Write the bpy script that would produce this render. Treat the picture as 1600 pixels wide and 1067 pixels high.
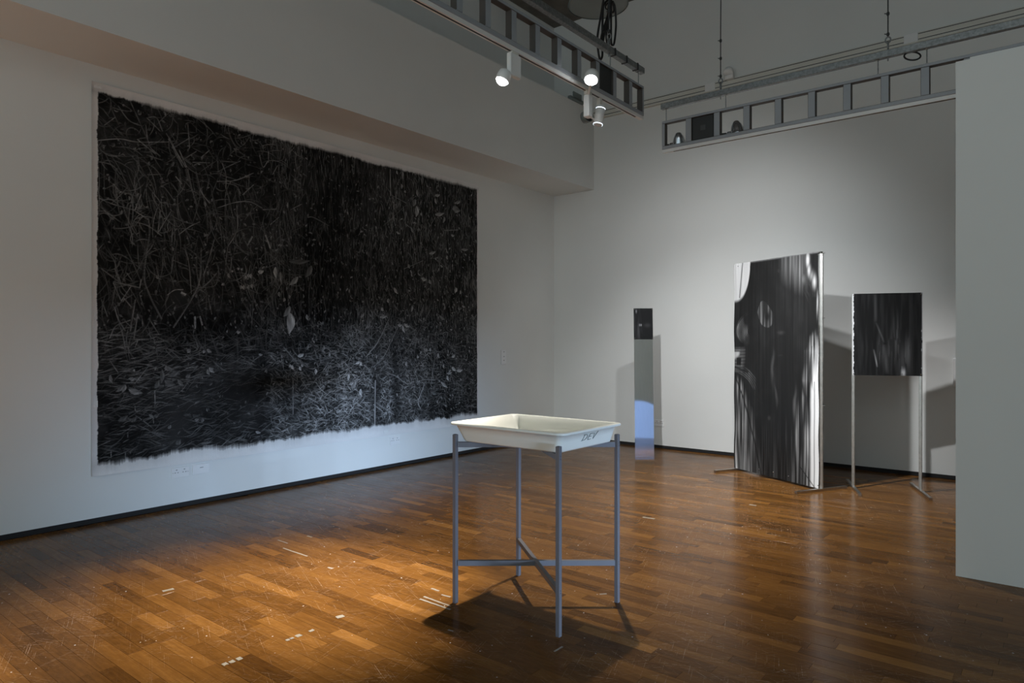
import bpy, math, random
import numpy as np
from mathutils import Vector, Matrix

random.seed(7)
RNG = np.random.default_rng(11)
SC = bpy.context.scene
COL = SC.collection
for o in list(bpy.data.objects):
    bpy.data.objects.remove(o)

# ------------------------------------------------------------------ camera, world, light, exposure
cam_data = bpy.data.cameras.new('camera')
cam_data.sensor_width = 36.0
cam_data.lens = 24.0
cam_data.clip_start = 0.05
cam = bpy.data.objects.new('camera', cam_data)
COL.objects.link(cam)
cam.location = (0.0, 0.0, 1.4)
cam.rotation_euler = (math.radians(90), 0.0, math.atan2(858, 1067))
SC.camera = cam

SC.view_settings.view_transform = 'Standard'
SC.view_settings.look = 'None'
SC.view_settings.gamma = 1.0
SC.view_settings.use_curve_mapping = False
SC.view_settings.exposure = 0.0

world = bpy.data.worlds.new('world')
SC.world = world
world.use_nodes = True
wb = world.node_tree.nodes['Background']
wb.inputs['Color'].default_value = (0.78, 0.96, 1.02, 1)
wb.inputs['Strength'].default_value = 0.90

def look_rot(frm, to):
    d = Vector(to) - Vector(frm)
    return d.to_track_quat('-Z', 'Y').to_euler()

def add_light(name, kind, loc, to, power, color, **kw):
    d = bpy.data.lights.new(name, kind)
    d.energy = power
    d.color = color
    for k, v in kw.items():
        setattr(d, k, v)
    o = bpy.data.objects.new(name, d)
    COL.objects.link(o)
    o.location = loc
    o.rotation_euler = look_rot(loc, to)
    return o

# daylight: area light far outside, let in by a low gap added in the right wall
add_light('daylight', 'AREA', (14.0, -.9, 0.75), (-5.8, 5.0, 0.45), 340, (0.50, 0.70, 1.0), shape='RECTANGLE', size=3.4, size_y=1.6, spread=math.radians(50))
# added blue spot behind the camera, makes the blue patch the mirror column reflects
add_light('added_blue_spot', 'SPOT', (-2.2, -3.0, 2.4), (4.1, .45, .0), 1900, (0.22, 0.42, 1.0), spot_size=math.radians(15), spot_blend=.08, shadow_soft_size=.02)
# added unseen fill light behind the camera, up at the ceiling
add_light('added_ceiling_fill', 'AREA', (1.2, -2.5, 5.6), (-1.5, 3.5, 1.5), 25, (1.0, 0.96, 0.9), shape='RECTANGLE', size=2.0, size_y=2.0)
# added warm fill out of frame, bounces off the floor onto soffit and wall
add_light('added_warm_fill', 'SPOT', (-2.71, 0.4, 3.05), (-3.8, -0.8, 0), 2900, (1.0, .88, .70), spot_size=math.radians(68), spot_blend=1.0, shadow_soft_size=.03)
# ------------------------------------------------------------------ helpers
class MB:
    """collects verts and faces, builds one mesh object"""
    def __init__(self):
        self.v = []; self.f = []
    def add(self, vs, fs):
        n = len(self.v)
        self.v += [tuple(p) for p in vs]
        self.f += [tuple(i + n for i in q) for q in fs]
        return self
    def box(self, c, s, rz=0.0, bev=0.0, M=None):
        hx, hy, hz = s[0] / 2, s[1] / 2, s[2] / 2
        if bev <= 0:
            vs = [(x, y, z) for z in (-hz, hz) for (x, y) in ((-hx, -hy), (hx, -hy), (hx, hy), (-hx, hy))]
            fs = [(3, 2, 1, 0), (4, 5, 6, 7), (0, 1, 5, 4), (1, 2, 6, 5), (2, 3, 7, 6), (3, 0, 4, 7)]
        else:
            b = min(bev, hx * .9, hy * .9, hz * .9)
            def ring(dx, dy, z):
                return [(-dx, -dy + b, z), (-dx + b, -dy, z), (dx - b, -dy, z), (dx, -dy + b, z), (dx, dy - b, z), (dx - b, dy, z), (-dx + b, dy, z), (-dx, dy - b, z)]
            vs = ring(hx - b, hy - b, -hz) + ring(hx, hy, -hz + b) + ring(hx, hy, hz - b) + ring(hx - b, hy - b, hz)
            fs = [tuple(range(7, -1, -1)), tuple(range(24, 32))]
            for r in range(3):
                for i in range(8):
                    j = (i + 1) % 8
                    fs.append((r * 8 + i, r * 8 + j, r * 8 + 8 + j, r * 8 + 8 + i))
        T = M if M is not None else Matrix.Rotation(rz, 3, 'Z')
        C = Vector(c)
        return self.add([T @ Vector(p) + C for p in vs], fs)
    def bar(self, a, b, w, t=None, bev=0.0015, up=(0, 0, 1)):
        a = Vector(a); b = Vector(b); d = b - a; L = d.length; x = d.normalized()
        u = Vector(up)
        if abs(x.dot(u)) > .99: u = Vector((0, 1, 0))
        y = u.cross(x).normalized(); z = x.cross(y)
        M = Matrix((x, y, z)).transposed()
        return self.box((a + b) / 2, (L, w, t or w), bev=bev, M=M)
    def tube(self, pts, r, n=8, closed=False):
        P = [Vector(p) for p in pts]; N = len(P); vs = []
        prev = None
        for i, p in enumerate(P):
            if closed: t = P[(i + 1) % N] - P[i - 1]
            else: t = P[min(i + 1, N - 1)] - P[max(i - 1, 0)]
            t.normalize()
            if prev is None:
                u = t.orthogonal().normalized()
            else:
                u = (prev - t * prev.dot(t)).normalized()
            prev = u; w = t.cross(u)
            rr = r[i] if isinstance(r, (list, tuple)) else r
            vs += [p + u * math.cos(2 * math.pi * k / n) * rr + w * math.sin(2 * math.pi * k / n) * rr for k in range(n)]
        fs = []
        for i in range(N if closed else N - 1):
            j = (i + 1) % N
            for k in range(n):
                l = (k + 1) % n
                fs.append((i * n + k, i * n + l, j * n + l, j * n + k))
        if not closed:
            fs.append(tuple(range(n - 1, -1, -1))); fs.append(tuple((N - 1) * n + k for k in range(n)))
        return self.add(vs, fs)
    def lathe(self, prof, base, axis, n=24, caps=True):
        ax = Vector(axis).normalized(); u = ax.orthogonal().normalized(); w = ax.cross(u); B = Vector(base)
        vs = []
        for (r, h) in prof:
            vs += [B + ax * h + (u * math.cos(2 * math.pi * k / n) + w * math.sin(2 * math.pi * k / n)) * r for k in range(n)]
        fs = []
        for i in range(len(prof) - 1):
            for k in range(n):
                l = (k + 1) % n
                fs.append((i * n + k, i * n + l, (i + 1) * n + l, (i + 1) * n + k))
        if caps:
            fs.append(tuple(range(n - 1, -1, -1))); m = (len(prof) - 1) * n
            fs.append(tuple(m + k for k in range(n)))
        return self.add(vs, fs)
    def build(self, name, mat, parent=None, smooth=False, origin=None):
        me = bpy.data.meshes.new(name)
        o = bpy.data.objects.new(name, me)
        COL.objects.link(o)
        off = Vector((0, 0, 0))
        if parent is not None:
            off = Vector(parent.get('_base', (0, 0, 0)))
        elif origin is not None:
            off = Vector(origin); o.location = off
        me.from_pydata([tuple(Vector(p) - off) for p in self.v], [], self.f)
        if mat is not None: me.materials.append(mat)
        if smooth:
            me.polygons.foreach_set('use_smooth', [True] * len(me.polygons))
        me.update()
        if parent is not None:
            o.parent = parent
        o['_base'] = tuple(off)
        return o

def tag(o, label=None, cat=None, group=None, kind=None):
    if label: o['label'] = label
    if cat: o['category'] = cat
    if group: o['group'] = group
    if kind: o['kind'] = kind
    return o

def thing(name, loc, label, cat, group=None):
    o = bpy.data.objects.new(name, None)
    COL.objects.link(o)
    o.empty_display_size = .1
    o.location = loc
    o['_base'] = tuple(loc)
    return tag(o, label, cat, group)

# ------------------------------------------------------------------ materials
def nt(name):
    m = bpy.data.materials.new(name); m.use_nodes = True
    t = m.node_tree; b = t.nodes['Principled BSDF']
    return m, t, b
def N(t, kind, **kw):
    n = t.nodes.new(kind)
    for k, v in kw.items():
        if k.startswith('_'): setattr(n, k[1:], v)
        else: n.inputs[k].default_value = v
    return n
def mix(t, fac, a, b, mode='MIX'):
    n = t.nodes.new('ShaderNodeMix'); n.data_type = 'RGBA'; n.blend_type = mode
    for sock, val in ((n.inputs[0], fac), (n.inputs[6], a), (n.inputs[7], b)):
        if hasattr(val, 'is_linked'): t.links.new(val, sock)
        else: sock.default_value = val
    return n.outputs[2]
def math_n(t, op, a, b=None, c=None, clamp=False):
    n = t.nodes.new('ShaderNodeMath'); n.operation = op; n.use_clamp = clamp
    for i, val in enumerate((a, b, c)):
        if val is None: continue
        if hasattr(val, 'is_linked'): t.links.new(val, n.inputs[i])
        else: n.inputs[i].default_value = val
    return n.outputs[0]
def ramp(t, fac, stops):
    n = t.nodes.new('ShaderNodeValToRGB')
    e = n.color_ramp.elements
    while len(e) < len(stops): e.new(.5)
    for el, (p, col) in zip(e, stops):
        el.position = p; el.color = col if len(col) == 4 else (*col, 1)
    t.links.new(fac, n.inputs[0])
    return n.outputs[0]
def coords(t, scale=(1, 1, 1), rot=(0, 0, 0)):
    g = t.nodes.new('ShaderNodeNewGeometry')
    m = t.nodes.new('ShaderNodeMapping')
    m.inputs['Scale'].default_value = scale; m.inputs['Rotation'].default_value = rot
    t.links.new(g.outputs['Position'], m.inputs['Vector'])
    return m.outputs[0]
def noise(t, vec, scale=5, detail=3, rough=.5, out='Fac'):
    n = N(t, 'ShaderNodeTexNoise', Scale=scale, Detail=detail, Roughness=rough)
    t.links.new(vec, n.inputs['Vector'])
    return n.outputs[out]

def paint(name, col, rough=.6, var=.04, scale=3.0, metal=0.0, bump=0.0, bscale=180, spec=.5):
    m, t, b = nt(name)
    v = coords(t)
    f = noise(t, v, scale, 4)
    lo = tuple(c * (1 - var) for c in col) + (1,); hi = tuple(min(1, c * (1 + var)) for c in col) + (1,)
    t.links.new(ramp(t, f, [(.3, lo), (.7, hi)]), b.inputs['Base Color'])
    b.inputs['Roughness'].default_value = rough
    b.inputs['Metallic'].default_value = metal
    b.inputs['Specular IOR Level'].default_value = spec
    if bump > 0:
        bn = N(t, 'ShaderNodeBump', Strength=bump, Distance=.002)
        t.links.new(noise(t, v, bscale, 2), bn.inputs['Height'])
        t.links.new(bn.outputs[0], b.inputs['Normal'])
    return m

M_wall = paint('wall_paint', (.765, .77, .745), .65, .02, 1.2, bump=.08, bscale=90, spec=.3)
M_wallL = M_wall
M_ceil = paint('ceiling_concrete', (.15, .135, .115), .8, .25, 4, bump=.2)
M_black = paint('black_gap', (.012, .011, .011), .8, .1)
M_sub = paint('sub_floor', (.05, .024, .010), .7, .1)
M_grey = paint('grey_truss_paint', (.34, .36, .385), .45, .05, 6)
M_inner = paint('truss_inner_dark', (.075, .066, .058), .6, .15)  # darker brown for the faces inside the truss openings
M_legs = paint('grey_leg_paint', (.118, .115, .125), .42, .04, 8)
M_white = paint('white_lamp_enamel', (.80, .80, .78), .35, .02)
M_plate = paint('white_plastic_plate', (.82, .82, .81), .35, .02)
M_cream = paint('cream_trunking', (.70, .68, .61), .5, .04)
M_tray = paint('white_tray_plastic', (.70, .695, .63), .32, .02, 9)
M_marker = paint('marker_ink', (.06, .09, .085), .5, .1)
M_cable = paint('black_rubber', (.015, .014, .014), .55, .1)
M_steel = paint('brushed_steel', (.52, .50, .47), .32, .12, 30, metal=1.0)
M_galv = paint('galvanised_steel', (.27, .28, .28), .5, .25, 60, metal=.85)
M_chrome = paint('chrome', (.7, .7, .7), .12, .02, metal=1.0)
M_dome = paint('silver_dome', (.55, .57, .60), .22, .03, metal=.9)
M_panel = paint('dark_grille', (.035, .037, .037), .6, .1)
M_panel2 = paint('dark_grille_square', (.07, .075, .075), .6, .1)
M_tape = paint('old_tape', (.27, .24, .185), .6, .12, 60)
M_tapew = paint('white_tape', (.75, .75, .74), .6, .06, 60)
M_pend = paint('pendant_enamel', (.17, .205, .20), .4, .06)

m, t, b = nt('lamp_lens')
b.inputs['Emission Color'].default_value = (.93, .97, 1, 1); b.inputs['Emission Strength'].default_value = 30
b.inputs['Base Color'].default_value = (.9, .9, .9, 1)
f = noise(t, coords(t), 90, 1)
t.links.new(ramp(t, f, [(0, (.9, .95, 1)), (1, (1, 1, 1))]), b.inputs['Emission Color'])
M_lens = m
m, t, b = nt('lamp_slot'); b.inputs['Emission Color'].default_value = (.75, .88, 1, 1); b.inputs['Emission Strength'].default_value = 2.2
M_slot = m

# mirror-polished sheet
m, t, b = nt('polished_mirror_sheet')
b.inputs['Metallic'].default_value = 1.0; b.inputs['Roughness'].default_value = .03
f = noise(t, coords(t, (40, 40, .6)), 3, 2)
t.links.new(ramp(t, f, [(.3, (.83, .84, .83)), (.7, (.88, .885, .88))]), b.inputs['Base Color'])
M_mirror = m

# floor board: colour from the board's own tone, grain along x, scratches and paint specks
m, t, b = nt('floor_board')
at = N(t, 'ShaderNodeAttribute', _attribute_name='tone')
tone = at.outputs['Fac']
g = t.nodes.new('ShaderNodeNewGeometry')
cmb = t.nodes.new('ShaderNodeCombineXYZ')
t.links.new(math_n(t, 'MULTIPLY', tone, 37.0), cmb.inputs[2])
va = t.nodes.new('ShaderNodeVectorMath'); va.operation = 'ADD'
t.links.new(g.outputs['Position'], va.inputs[0]); t.links.new(cmb.outputs[0], va.inputs[1])
mp = t.nodes.new('ShaderNodeMapping'); mp.inputs['Scale'].default_value = (2.2, 38, 1)
t.links.new(va.outputs[0], mp.inputs['Vector'])
grain = noise(t, mp.outputs[0], 2.0, 6, .65)
mp2 = t.nodes.new('ShaderNodeMapping'); mp2.inputs['Scale'].default_value = (6, 14, 1)
t.links.new(va.outputs[0], mp2.inputs['Vector'])
fig = noise(t, mp2.outputs[0], 2.5, 4, .6)
v1 = math_n(t, 'MULTIPLY_ADD', grain, .55, tone)
v2 = math_n(t, 'MULTIPLY_ADD', fig, .34, v1)
v3 = math_n(t, 'SUBTRACT', v2, .405)
wood = ramp(t, v3, [(.02, (.028, .0115, .0036)), (.34, (.088, .0365, .0085)), (.66, (.158, .068, .0155)), (1.0, (.27, .124, .030))])
# fine scratches in several directions
scr = None
for i, (ang, sx, sy, th) in enumerate(((.4, 2.6, 230, .67), (-.8, 3.2, 260, .675), (1.25, 2.8, 240, .67), (2.2, 3.4, 280, .68), (2.75, 2.4, 260, .67))):
    vv = coords(t, (1, 1, 1), (0, 0, ang))
    mm = t.nodes.new('ShaderNodeMapping'); mm.inputs['Scale'].default_value = (sx, sy, 1); mm.inputs['Location'].default_value = (i * 7.3, i * 3.1, 0)
    t.links.new(vv, mm.inputs['Vector'])
    s_ = math_n(t, 'GREATER_THAN', noise(t, mm.outputs[0], 1.0, 2, .6), th)
    scr = s_ if scr is None else math_n(t, 'MAXIMUM', scr, s_)
wearm = noise(t, coords(t, (1, 1, 1)), 1.3, 3)
fine = noise(t, coords(t, (1, 1, 1)), 60, 3)
scr = math_n(t, 'MULTIPLY', scr, ramp(t, wearm, [(.36, (0, 0, 0)), (.56, (1, 1, 1))]))
scr = math_n(t, 'MULTIPLY', scr, ramp(t, fine, [(.38, (0, 0, 0)), (.55, (.9, .9, .9))]))
# specks of white paint
vor = N(t, 'ShaderNodeTexVoronoi', Scale=24.0); vor.inputs['Randomness'].default_value = 1
t.links.new(coords(t), vor.inputs['Vector'])
sep = t.nodes.new('ShaderNodeSeparateColor'); t.links.new(vor.outputs['Color'], sep.inputs[0])
rad = math_n(t, 'MULTIPLY', math_n(t, 'POWER', sep.outputs[0], 3.6), .12)
spk = math_n(t, 'LESS_THAN', vor.outputs['Distance'], rad)
spk = math_n(t, 'MULTIPLY', spk, ramp(t, wearm, [(.38, (0, 0, 0)), (.55, (.9, .9, .9))]))
wood = mix(t, math_n(t, 'MULTIPLY', scr, .6), wood, (.50, .36, .25, 1))
wood = mix(t, spk, wood, (.72, .68, .62, 1))
t.links.new(wood, b.inputs['Base Color'])
rn = noise(t, coords(t), 5, 4)
t.links.new(ramp(t, rn, [(.3, (.17,) * 3), (.7, (.24,) * 3)]), b.inputs['Roughness'])
b.inputs['Specular IOR Level'].default_value = .09
bn = N(t, 'ShaderNodeBump', Strength=.10, Distance=.001)
t.links.new(grain, bn.inputs['Height']); t.links.new(bn.outputs[0], b.inputs['Normal'])
M_board = m

def art_mat(name, rough, spec):
    m, t, b = nt(name)
    a = N(t, 'ShaderNodeVertexColor', _layer_name='ink')
    fn = noise(t, coords(t), 140, 2)
    t.links.new(mix(t, .12, a.outputs['Color'], mix(t, 1.0, a.outputs['Color'], ramp(t, fn, [(.2, (.6, .6, .6)), (.8, (1.3, 1.3, 1.3))]), 'MULTIPLY')), b.inputs['Base Color'])
    b.inputs['Roughness'].default_value = rough
    b.inputs['Specular IOR Level'].default_value = spec
    return m
M_draw = art_mat('charcoal_on_paper', .7, .06)
M_film = art_mat('ink_on_film', .30, .18)

# ------------------------------------------------------------------ setting
XL, YB, ZC = -5.80, 8.20, 6.0
def struct(name, mb, mat, label=None):
    o = mb.build(name, mat); o['kind'] = 'structure'
    if label: o['label'] = label
    return o
struct('wall_left', MB().box((XL - .1, 2.0, 3.02), (.2, 12.8, 5.96)), M_wall, 'white painted left wall carrying the large drawing')
struct('wall_back', MB().box((-.9, YB + .1, 3.02), (10.2, .2, 5.96)), M_wall, 'white painted back wall behind the standing panels')
struct('baseboard_left', MB().box((XL - .09, 2.0, .02), (.17, 12.8, .04)), M_black, 'black shadow gap along the foot of the left wall')
struct('baseboard_back', MB().box((-.9, YB + .09, .02), (10.2, .17, .04)), M_black, 'black shadow gap along the foot of the back wall')
struct('ceiling', MB().box((-.9, 2.0, ZC + .1), (10.2, 12.8, .2)), M_ceil, 'dark raw concrete ceiling')
struct('trim_1', MB().box((-5.458, 2.0, 4.085), (.684, 12.4, 1.11)), M_wall, 'boxed white bulkhead running along the top of the left wall')
# unseen right wall; its low opening is added to shape the daylight
rw = MB()
XR = 4.1
OY0, OY1, OZ = .9, 2.4, .9
rw.box((XR + .1, (-4.4 + OY0) / 2, 3.0), (.2, OY0 + 4.4, 6.0)); rw.box((XR + .1, (OY1 + 8.2) / 2, 3.0), (.2, 8.2 - OY1, 6.0)); rw.box((XR + .1, (OY0 + OY1) / 2, (OZ + 6) / 2), (.2, OY1 - OY0, 6 - OZ))
struct('wall_right', rw, M_wall, 'white right wall with a low gap added to shape the daylight')
# free-standing partition
part = MB()
part.box((1.76, 4.90, 1.535), (4.5, .12, 3.07))
struct('wall_partition', part, M_wall, 'free-standing white partition at the right')
struct('trim_2', MB().box((1.79, 4.90, 3.077), (4.42, .10, .014)), M_wall, 'thin capping strip along the partition top')

# floor: sub-floor slab plus individual boards
fl = struct('floor', MB().box((-.85, 2.0, -.035), (10.1, 12.6, .05)), M_sub, 'worn brown strip wood floor with scratches and paint specks')
BW, GAP = .0705, .0003
TH = math.atan2(858, 1067)
def cam_px(x, y, z):
    d = -x * math.sin(TH) + y * math.cos(TH); l = x * math.cos(TH) + y * math.sin(TH)
    if d < .2: return None
    return 800 + 1067 * l / d, 534 - 1067 * (z - 1.4) / d, d
boards = []
y = -4.2
while y < YB - .01:
    x = XL + .012 - random.random() * .5
    y1 = min(y + BW, YB - .012)
    while x < 4.1:
        L = random.choice((.28, .34, .4, .4, .45, .5, .56))
        x1 = x + L
        a, b_ = max(x, XL + .012), min(x1, 4.1)
        if b_ - a > .04:
            # boards carry a tone of their own
            tone = min(1, max(0, random.gauss(.48, .11) + (random.random() < .08) * random.uniform(-.3, .25)))
            boards.append((a, b_, y, y1, tone))
        x = x1
    y += BW
def board_geo(bd, lift):
    a, b_, y0, y1, _ = bd
    a += GAP; b_ -= GAP; y0 += GAP; y1 -= GAP
    c = .0005; zt = lift; zb = -.010
    vs = [(a, y0, zb), (b_, y0, zb), (b_, y1, zb), (a, y1, zb),
          (a, y0, zt - c), (b_, y0, zt - c), (b_, y1, zt - c), (a, y1, zt - c),
          (a + c, y0 + c, zt), (b_ - c, y0 + c, zt), (b_ - c, y1 - c, zt), (a + c, y1 - c, zt)]
    fs = [(8, 9, 10, 11)]
    for i in range(4):
        j = (i + 1) % 4
        fs.append((i, j, 4 + j, 4 + i)); fs.append((4 + i, 4 + j, 8 + j, 8 + i))
    return vs, fs
def board_size(bd):
    a, b_, y0, y1, _ = bd
    p = [cam_px(*q, 0) for q in ((a, y0), (b_, y0), (b_, y1), (a, y1))]
    if any(q is None for q in p): return 0
    cx = sum(q[0] for q in p) / 4; cy = sum(q[1] for q in p) / 4
    if not (-20 < cx < 1620 and 534 < cy < 1085): return 0
    if cx > 1500 and cy < 900: return 0
    ar = 0
    for i in range(4):
        q, r = p[i], p[(i + 1) % 4]; ar += q[0] * r[1] - r[0] * q[1]
    return abs(ar) / 2
order = sorted(range(len(boards)), key=lambda i: -board_size(boards[i]))
near = set(order[:298])
rest = MB(); rest_t = []
for i, bd in enumerate(boards):
    lift = random.uniform(-.0003, .0003)
    vs, fs = board_geo(bd, lift)
    if i in near:
        mb = MB().add(vs, fs)
        o = mb.build('plank', M_board, fl)
        at = o.data.attributes.new('tone', 'FLOAT', 'FACE')
        at.data.foreach_set('value', [bd[4]] * len(fs))
    else:
        rest.add(vs, fs); rest_t += [bd[4]] * len(fs)
o = rest.build('planks', M_board, fl); o['kind'] = 'stuff'
at = o.data.attributes.new('tone', 'FLOAT', 'FACE'); at.data.foreach_set('value', rest_t)

# ------------------------------------------------------------------ painted art: rasters of ink turned into dense sheets
def sheet(name, ink, corner, ux, uz, size, mat, parent=None, offs=None, back=.0006):
    """ink: H x W x 3 albedo; corner: top-left; ux: unit vector to the right; uz: unit vector down; offs: H x W offset along the normal"""
    H, W = ink.shape[:2]
    ux = np.array(ux, float); uz = np.array(uz, float); nrm = np.cross(ux, -uz); nrm = nrm / np.linalg.norm(nrm)
    nrm = -np.cross(uz, ux) if False else nrm
    s = np.linspace(0, size[0], W); q = np.linspace(0, size[1], H)
    P = np.array(corner, float)[None, None] + s[None, :, None] * ux + q[:, None, None] * uz
    if offs is not None: P = P + offs[..., None] * nrm
    off = np.array(parent['_base']) if parent is not None else np.array(corner, float)
    P = (P - off).reshape(-1, 3)
    idx = np.arange(H * W).reshape(H, W)
    F = np.stack([idx[1:, :-1], idx[1:, 1:], idx[:-1, 1:], idx[:-1, :-1]], -1).reshape(-1, 4)
    me = bpy.data.meshes.new(name)
    me.vertices.add(len(P)); me.vertices.foreach_set('co', P.astype(np.float32).ravel())
    me.loops.add(F.size); me.loops.foreach_set('vertex_index', F.astype(np.int32).ravel())
    me.polygons.add(len(F)); me.polygons.foreach_set('loop_start', np.arange(0, F.size, 4, dtype=np.int32))
    me.polygons.foreach_set('loop_total', np.full(len(F), 4, dtype=np.int32))
    me.update(calc_edges=True)
    ca = me.color_attributes.new('ink', 'FLOAT_COLOR', 'POINT')
    rgba = np.ones((H * W, 4), np.float32); rgba[:, :3] = ink.reshape(-1, 3)
    ca.data.foreach_set('color', rgba.ravel())
    me.polygons.foreach_set('use_smooth', np.ones(len(F), bool))
    me.materials.append(mat)
    o = bpy.data.objects.new(name, me); COL.objects.link(o)
    if parent is not None: o.parent = parent
    else: o.location = tuple(off)
    o['_base'] = tuple(off)
    return o

def vnoise(H, W, cy, cx, seed, octaves=3):
    """smooth value noise in 0..1 with cy x cx cells"""
    rg = np.random.default_rng(seed); out = np.zeros((H, W)); amp = 1; tot = 0
    for k in range(octaves):
        gy, gx = int(max(1, round(cy * 2 ** k))), int(max(1, round(cx * 2 ** k)))
        G = rg.random((gy + 2, gx + 2))
        yy = np.linspace(0, gy, H); xx = np.linspace(0, gx, W)
        y0 = np.minimum(yy.astype(int), gy); x0 = np.minimum(xx.astype(int), gx)
        fy = (yy - y0); fx = (xx - x0); fy = fy * fy * (3 - 2 * fy); fx = fx * fx * (3 - 2 * fx)
        A = G[y0][:, x0]; B = G[y0][:, x0 + 1]; C_ = G[y0 + 1][:, x0]; D = G[y0 + 1][:, x0 + 1]
        out += amp * ((A * (1 - fx) + B * fx) * (1 - fy)[:, None] + (C_ * (1 - fx) + D * fx) * fy[:, None])
        tot += amp; amp *= .5
    return out / tot

def splat(img, x, y, v):
    """bilinear max-splat of sub-pixel points"""
    H, W = img.shape
    x0 = np.floor(x).astype(int); y0 = np.floor(y).astype(int); fx = x - x0; fy = y - y0
    for dx in (0, 1):
        for dy in (0, 1):
            w = (fx if dx else 1 - fx) * (fy if dy else 1 - fy)
            X = x0 + dx; Y = y0 + dy
            ok = (X >= 0) & (X < W) & (Y >= 0) & (Y < H)
            np.maximum.at(img, (Y[ok], X[ok]), (v * np.minimum(1, w * 1.35))[ok])

def curve_pts(P, n):
    """Catmull-Rom through P"""
    P = np.array(P, float)
    if len(P) == 2:
        u = np.linspace(0, 1, n)[:, None]; return P[0] * (1 - u) + P[1] * u
    Q = np.vstack([2 * P[0] - P[1], P, 2 * P[-1] - P[-2]]); out = []
    k = max(2, n // (len(P) - 1))
    for i in range(len(P) - 1):
        a, b, c, d = Q[i:i + 4]; u = np.linspace(0, 1, k, endpoint=False)[:, None]
        out.append(.5 * (2 * b + (c - a) * u + (2 * a - 5 * b + 4 * c - d) * u ** 2 + (3 * b - a - 3 * c + d) * u ** 3))
    out.append(P[-1:]); return np.vstack(out)

def strokes(img, cx, cy, ang, L, val, bend):
    """many thin tapered strokes at once, sampled about once a pixel"""
    o = np.argsort(L)
    for part in np.array_split(o, 6):
        if len(part) == 0: continue
        n = int(max(6, L[part].max() * 1.15))
        u = np.linspace(-.5, .5, n)[None]
        a = ang[part][:, None] + bend[part][:, None] * u
        x = cx[part][:, None] + L[part][:, None] * u * np.cos(a); y = cy[part][:, None] + L[part][:, None] * u * np.sin(a)
        v = val[part][:, None] * (1 - (2 * np.abs(u)) ** 2 * .85)
        splat(img, x.ravel(), y.ravel(), v.ravel())

def leaf(img, x0, y0, x1, y1, w, val, side=1):
    L = math.hypot(x1 - x0, y1 - y0)
    n = max(8, int(L * 2.2)); k = max(5, int(w * 2.4))
    u = np.linspace(0, 1, n)[:, None]; q = np.linspace(-1, 1, k)[None]
    prof = np.sin(np.pi * u ** .8) ** .85 * w / 2
    dx, dy = (x1 - x0) / max(L, 1e-6), (y1 - y0) / max(L, 1e-6)
    bow = np.sin(np.pi * u) * w * .18 * side
    x = x0 + dx * u * L - dy * (q * prof + bow); y = y0 + dy * u * L + dx * (q * prof + bow)
    sh = np.where(q * side > 0, 1.0, .62) * (1 - .25 * np.abs(q)) * (.8 + .2 * np.sin(u * 9 + q * 3))
    sh = np.where(np.abs(q) < .16, .45, sh) if w > 4 else sh
    xi = np.round(x).astype(int).ravel(); yi = np.round(y).astype(int).ravel()
    H, W = img.shape; ok = (xi >= 0) & (xi < W) & (yi >= 0) & (yi < H)
    img[yi[ok], xi[ok]] = (val * sh * np.ones_like(x)).ravel()[ok]

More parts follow.
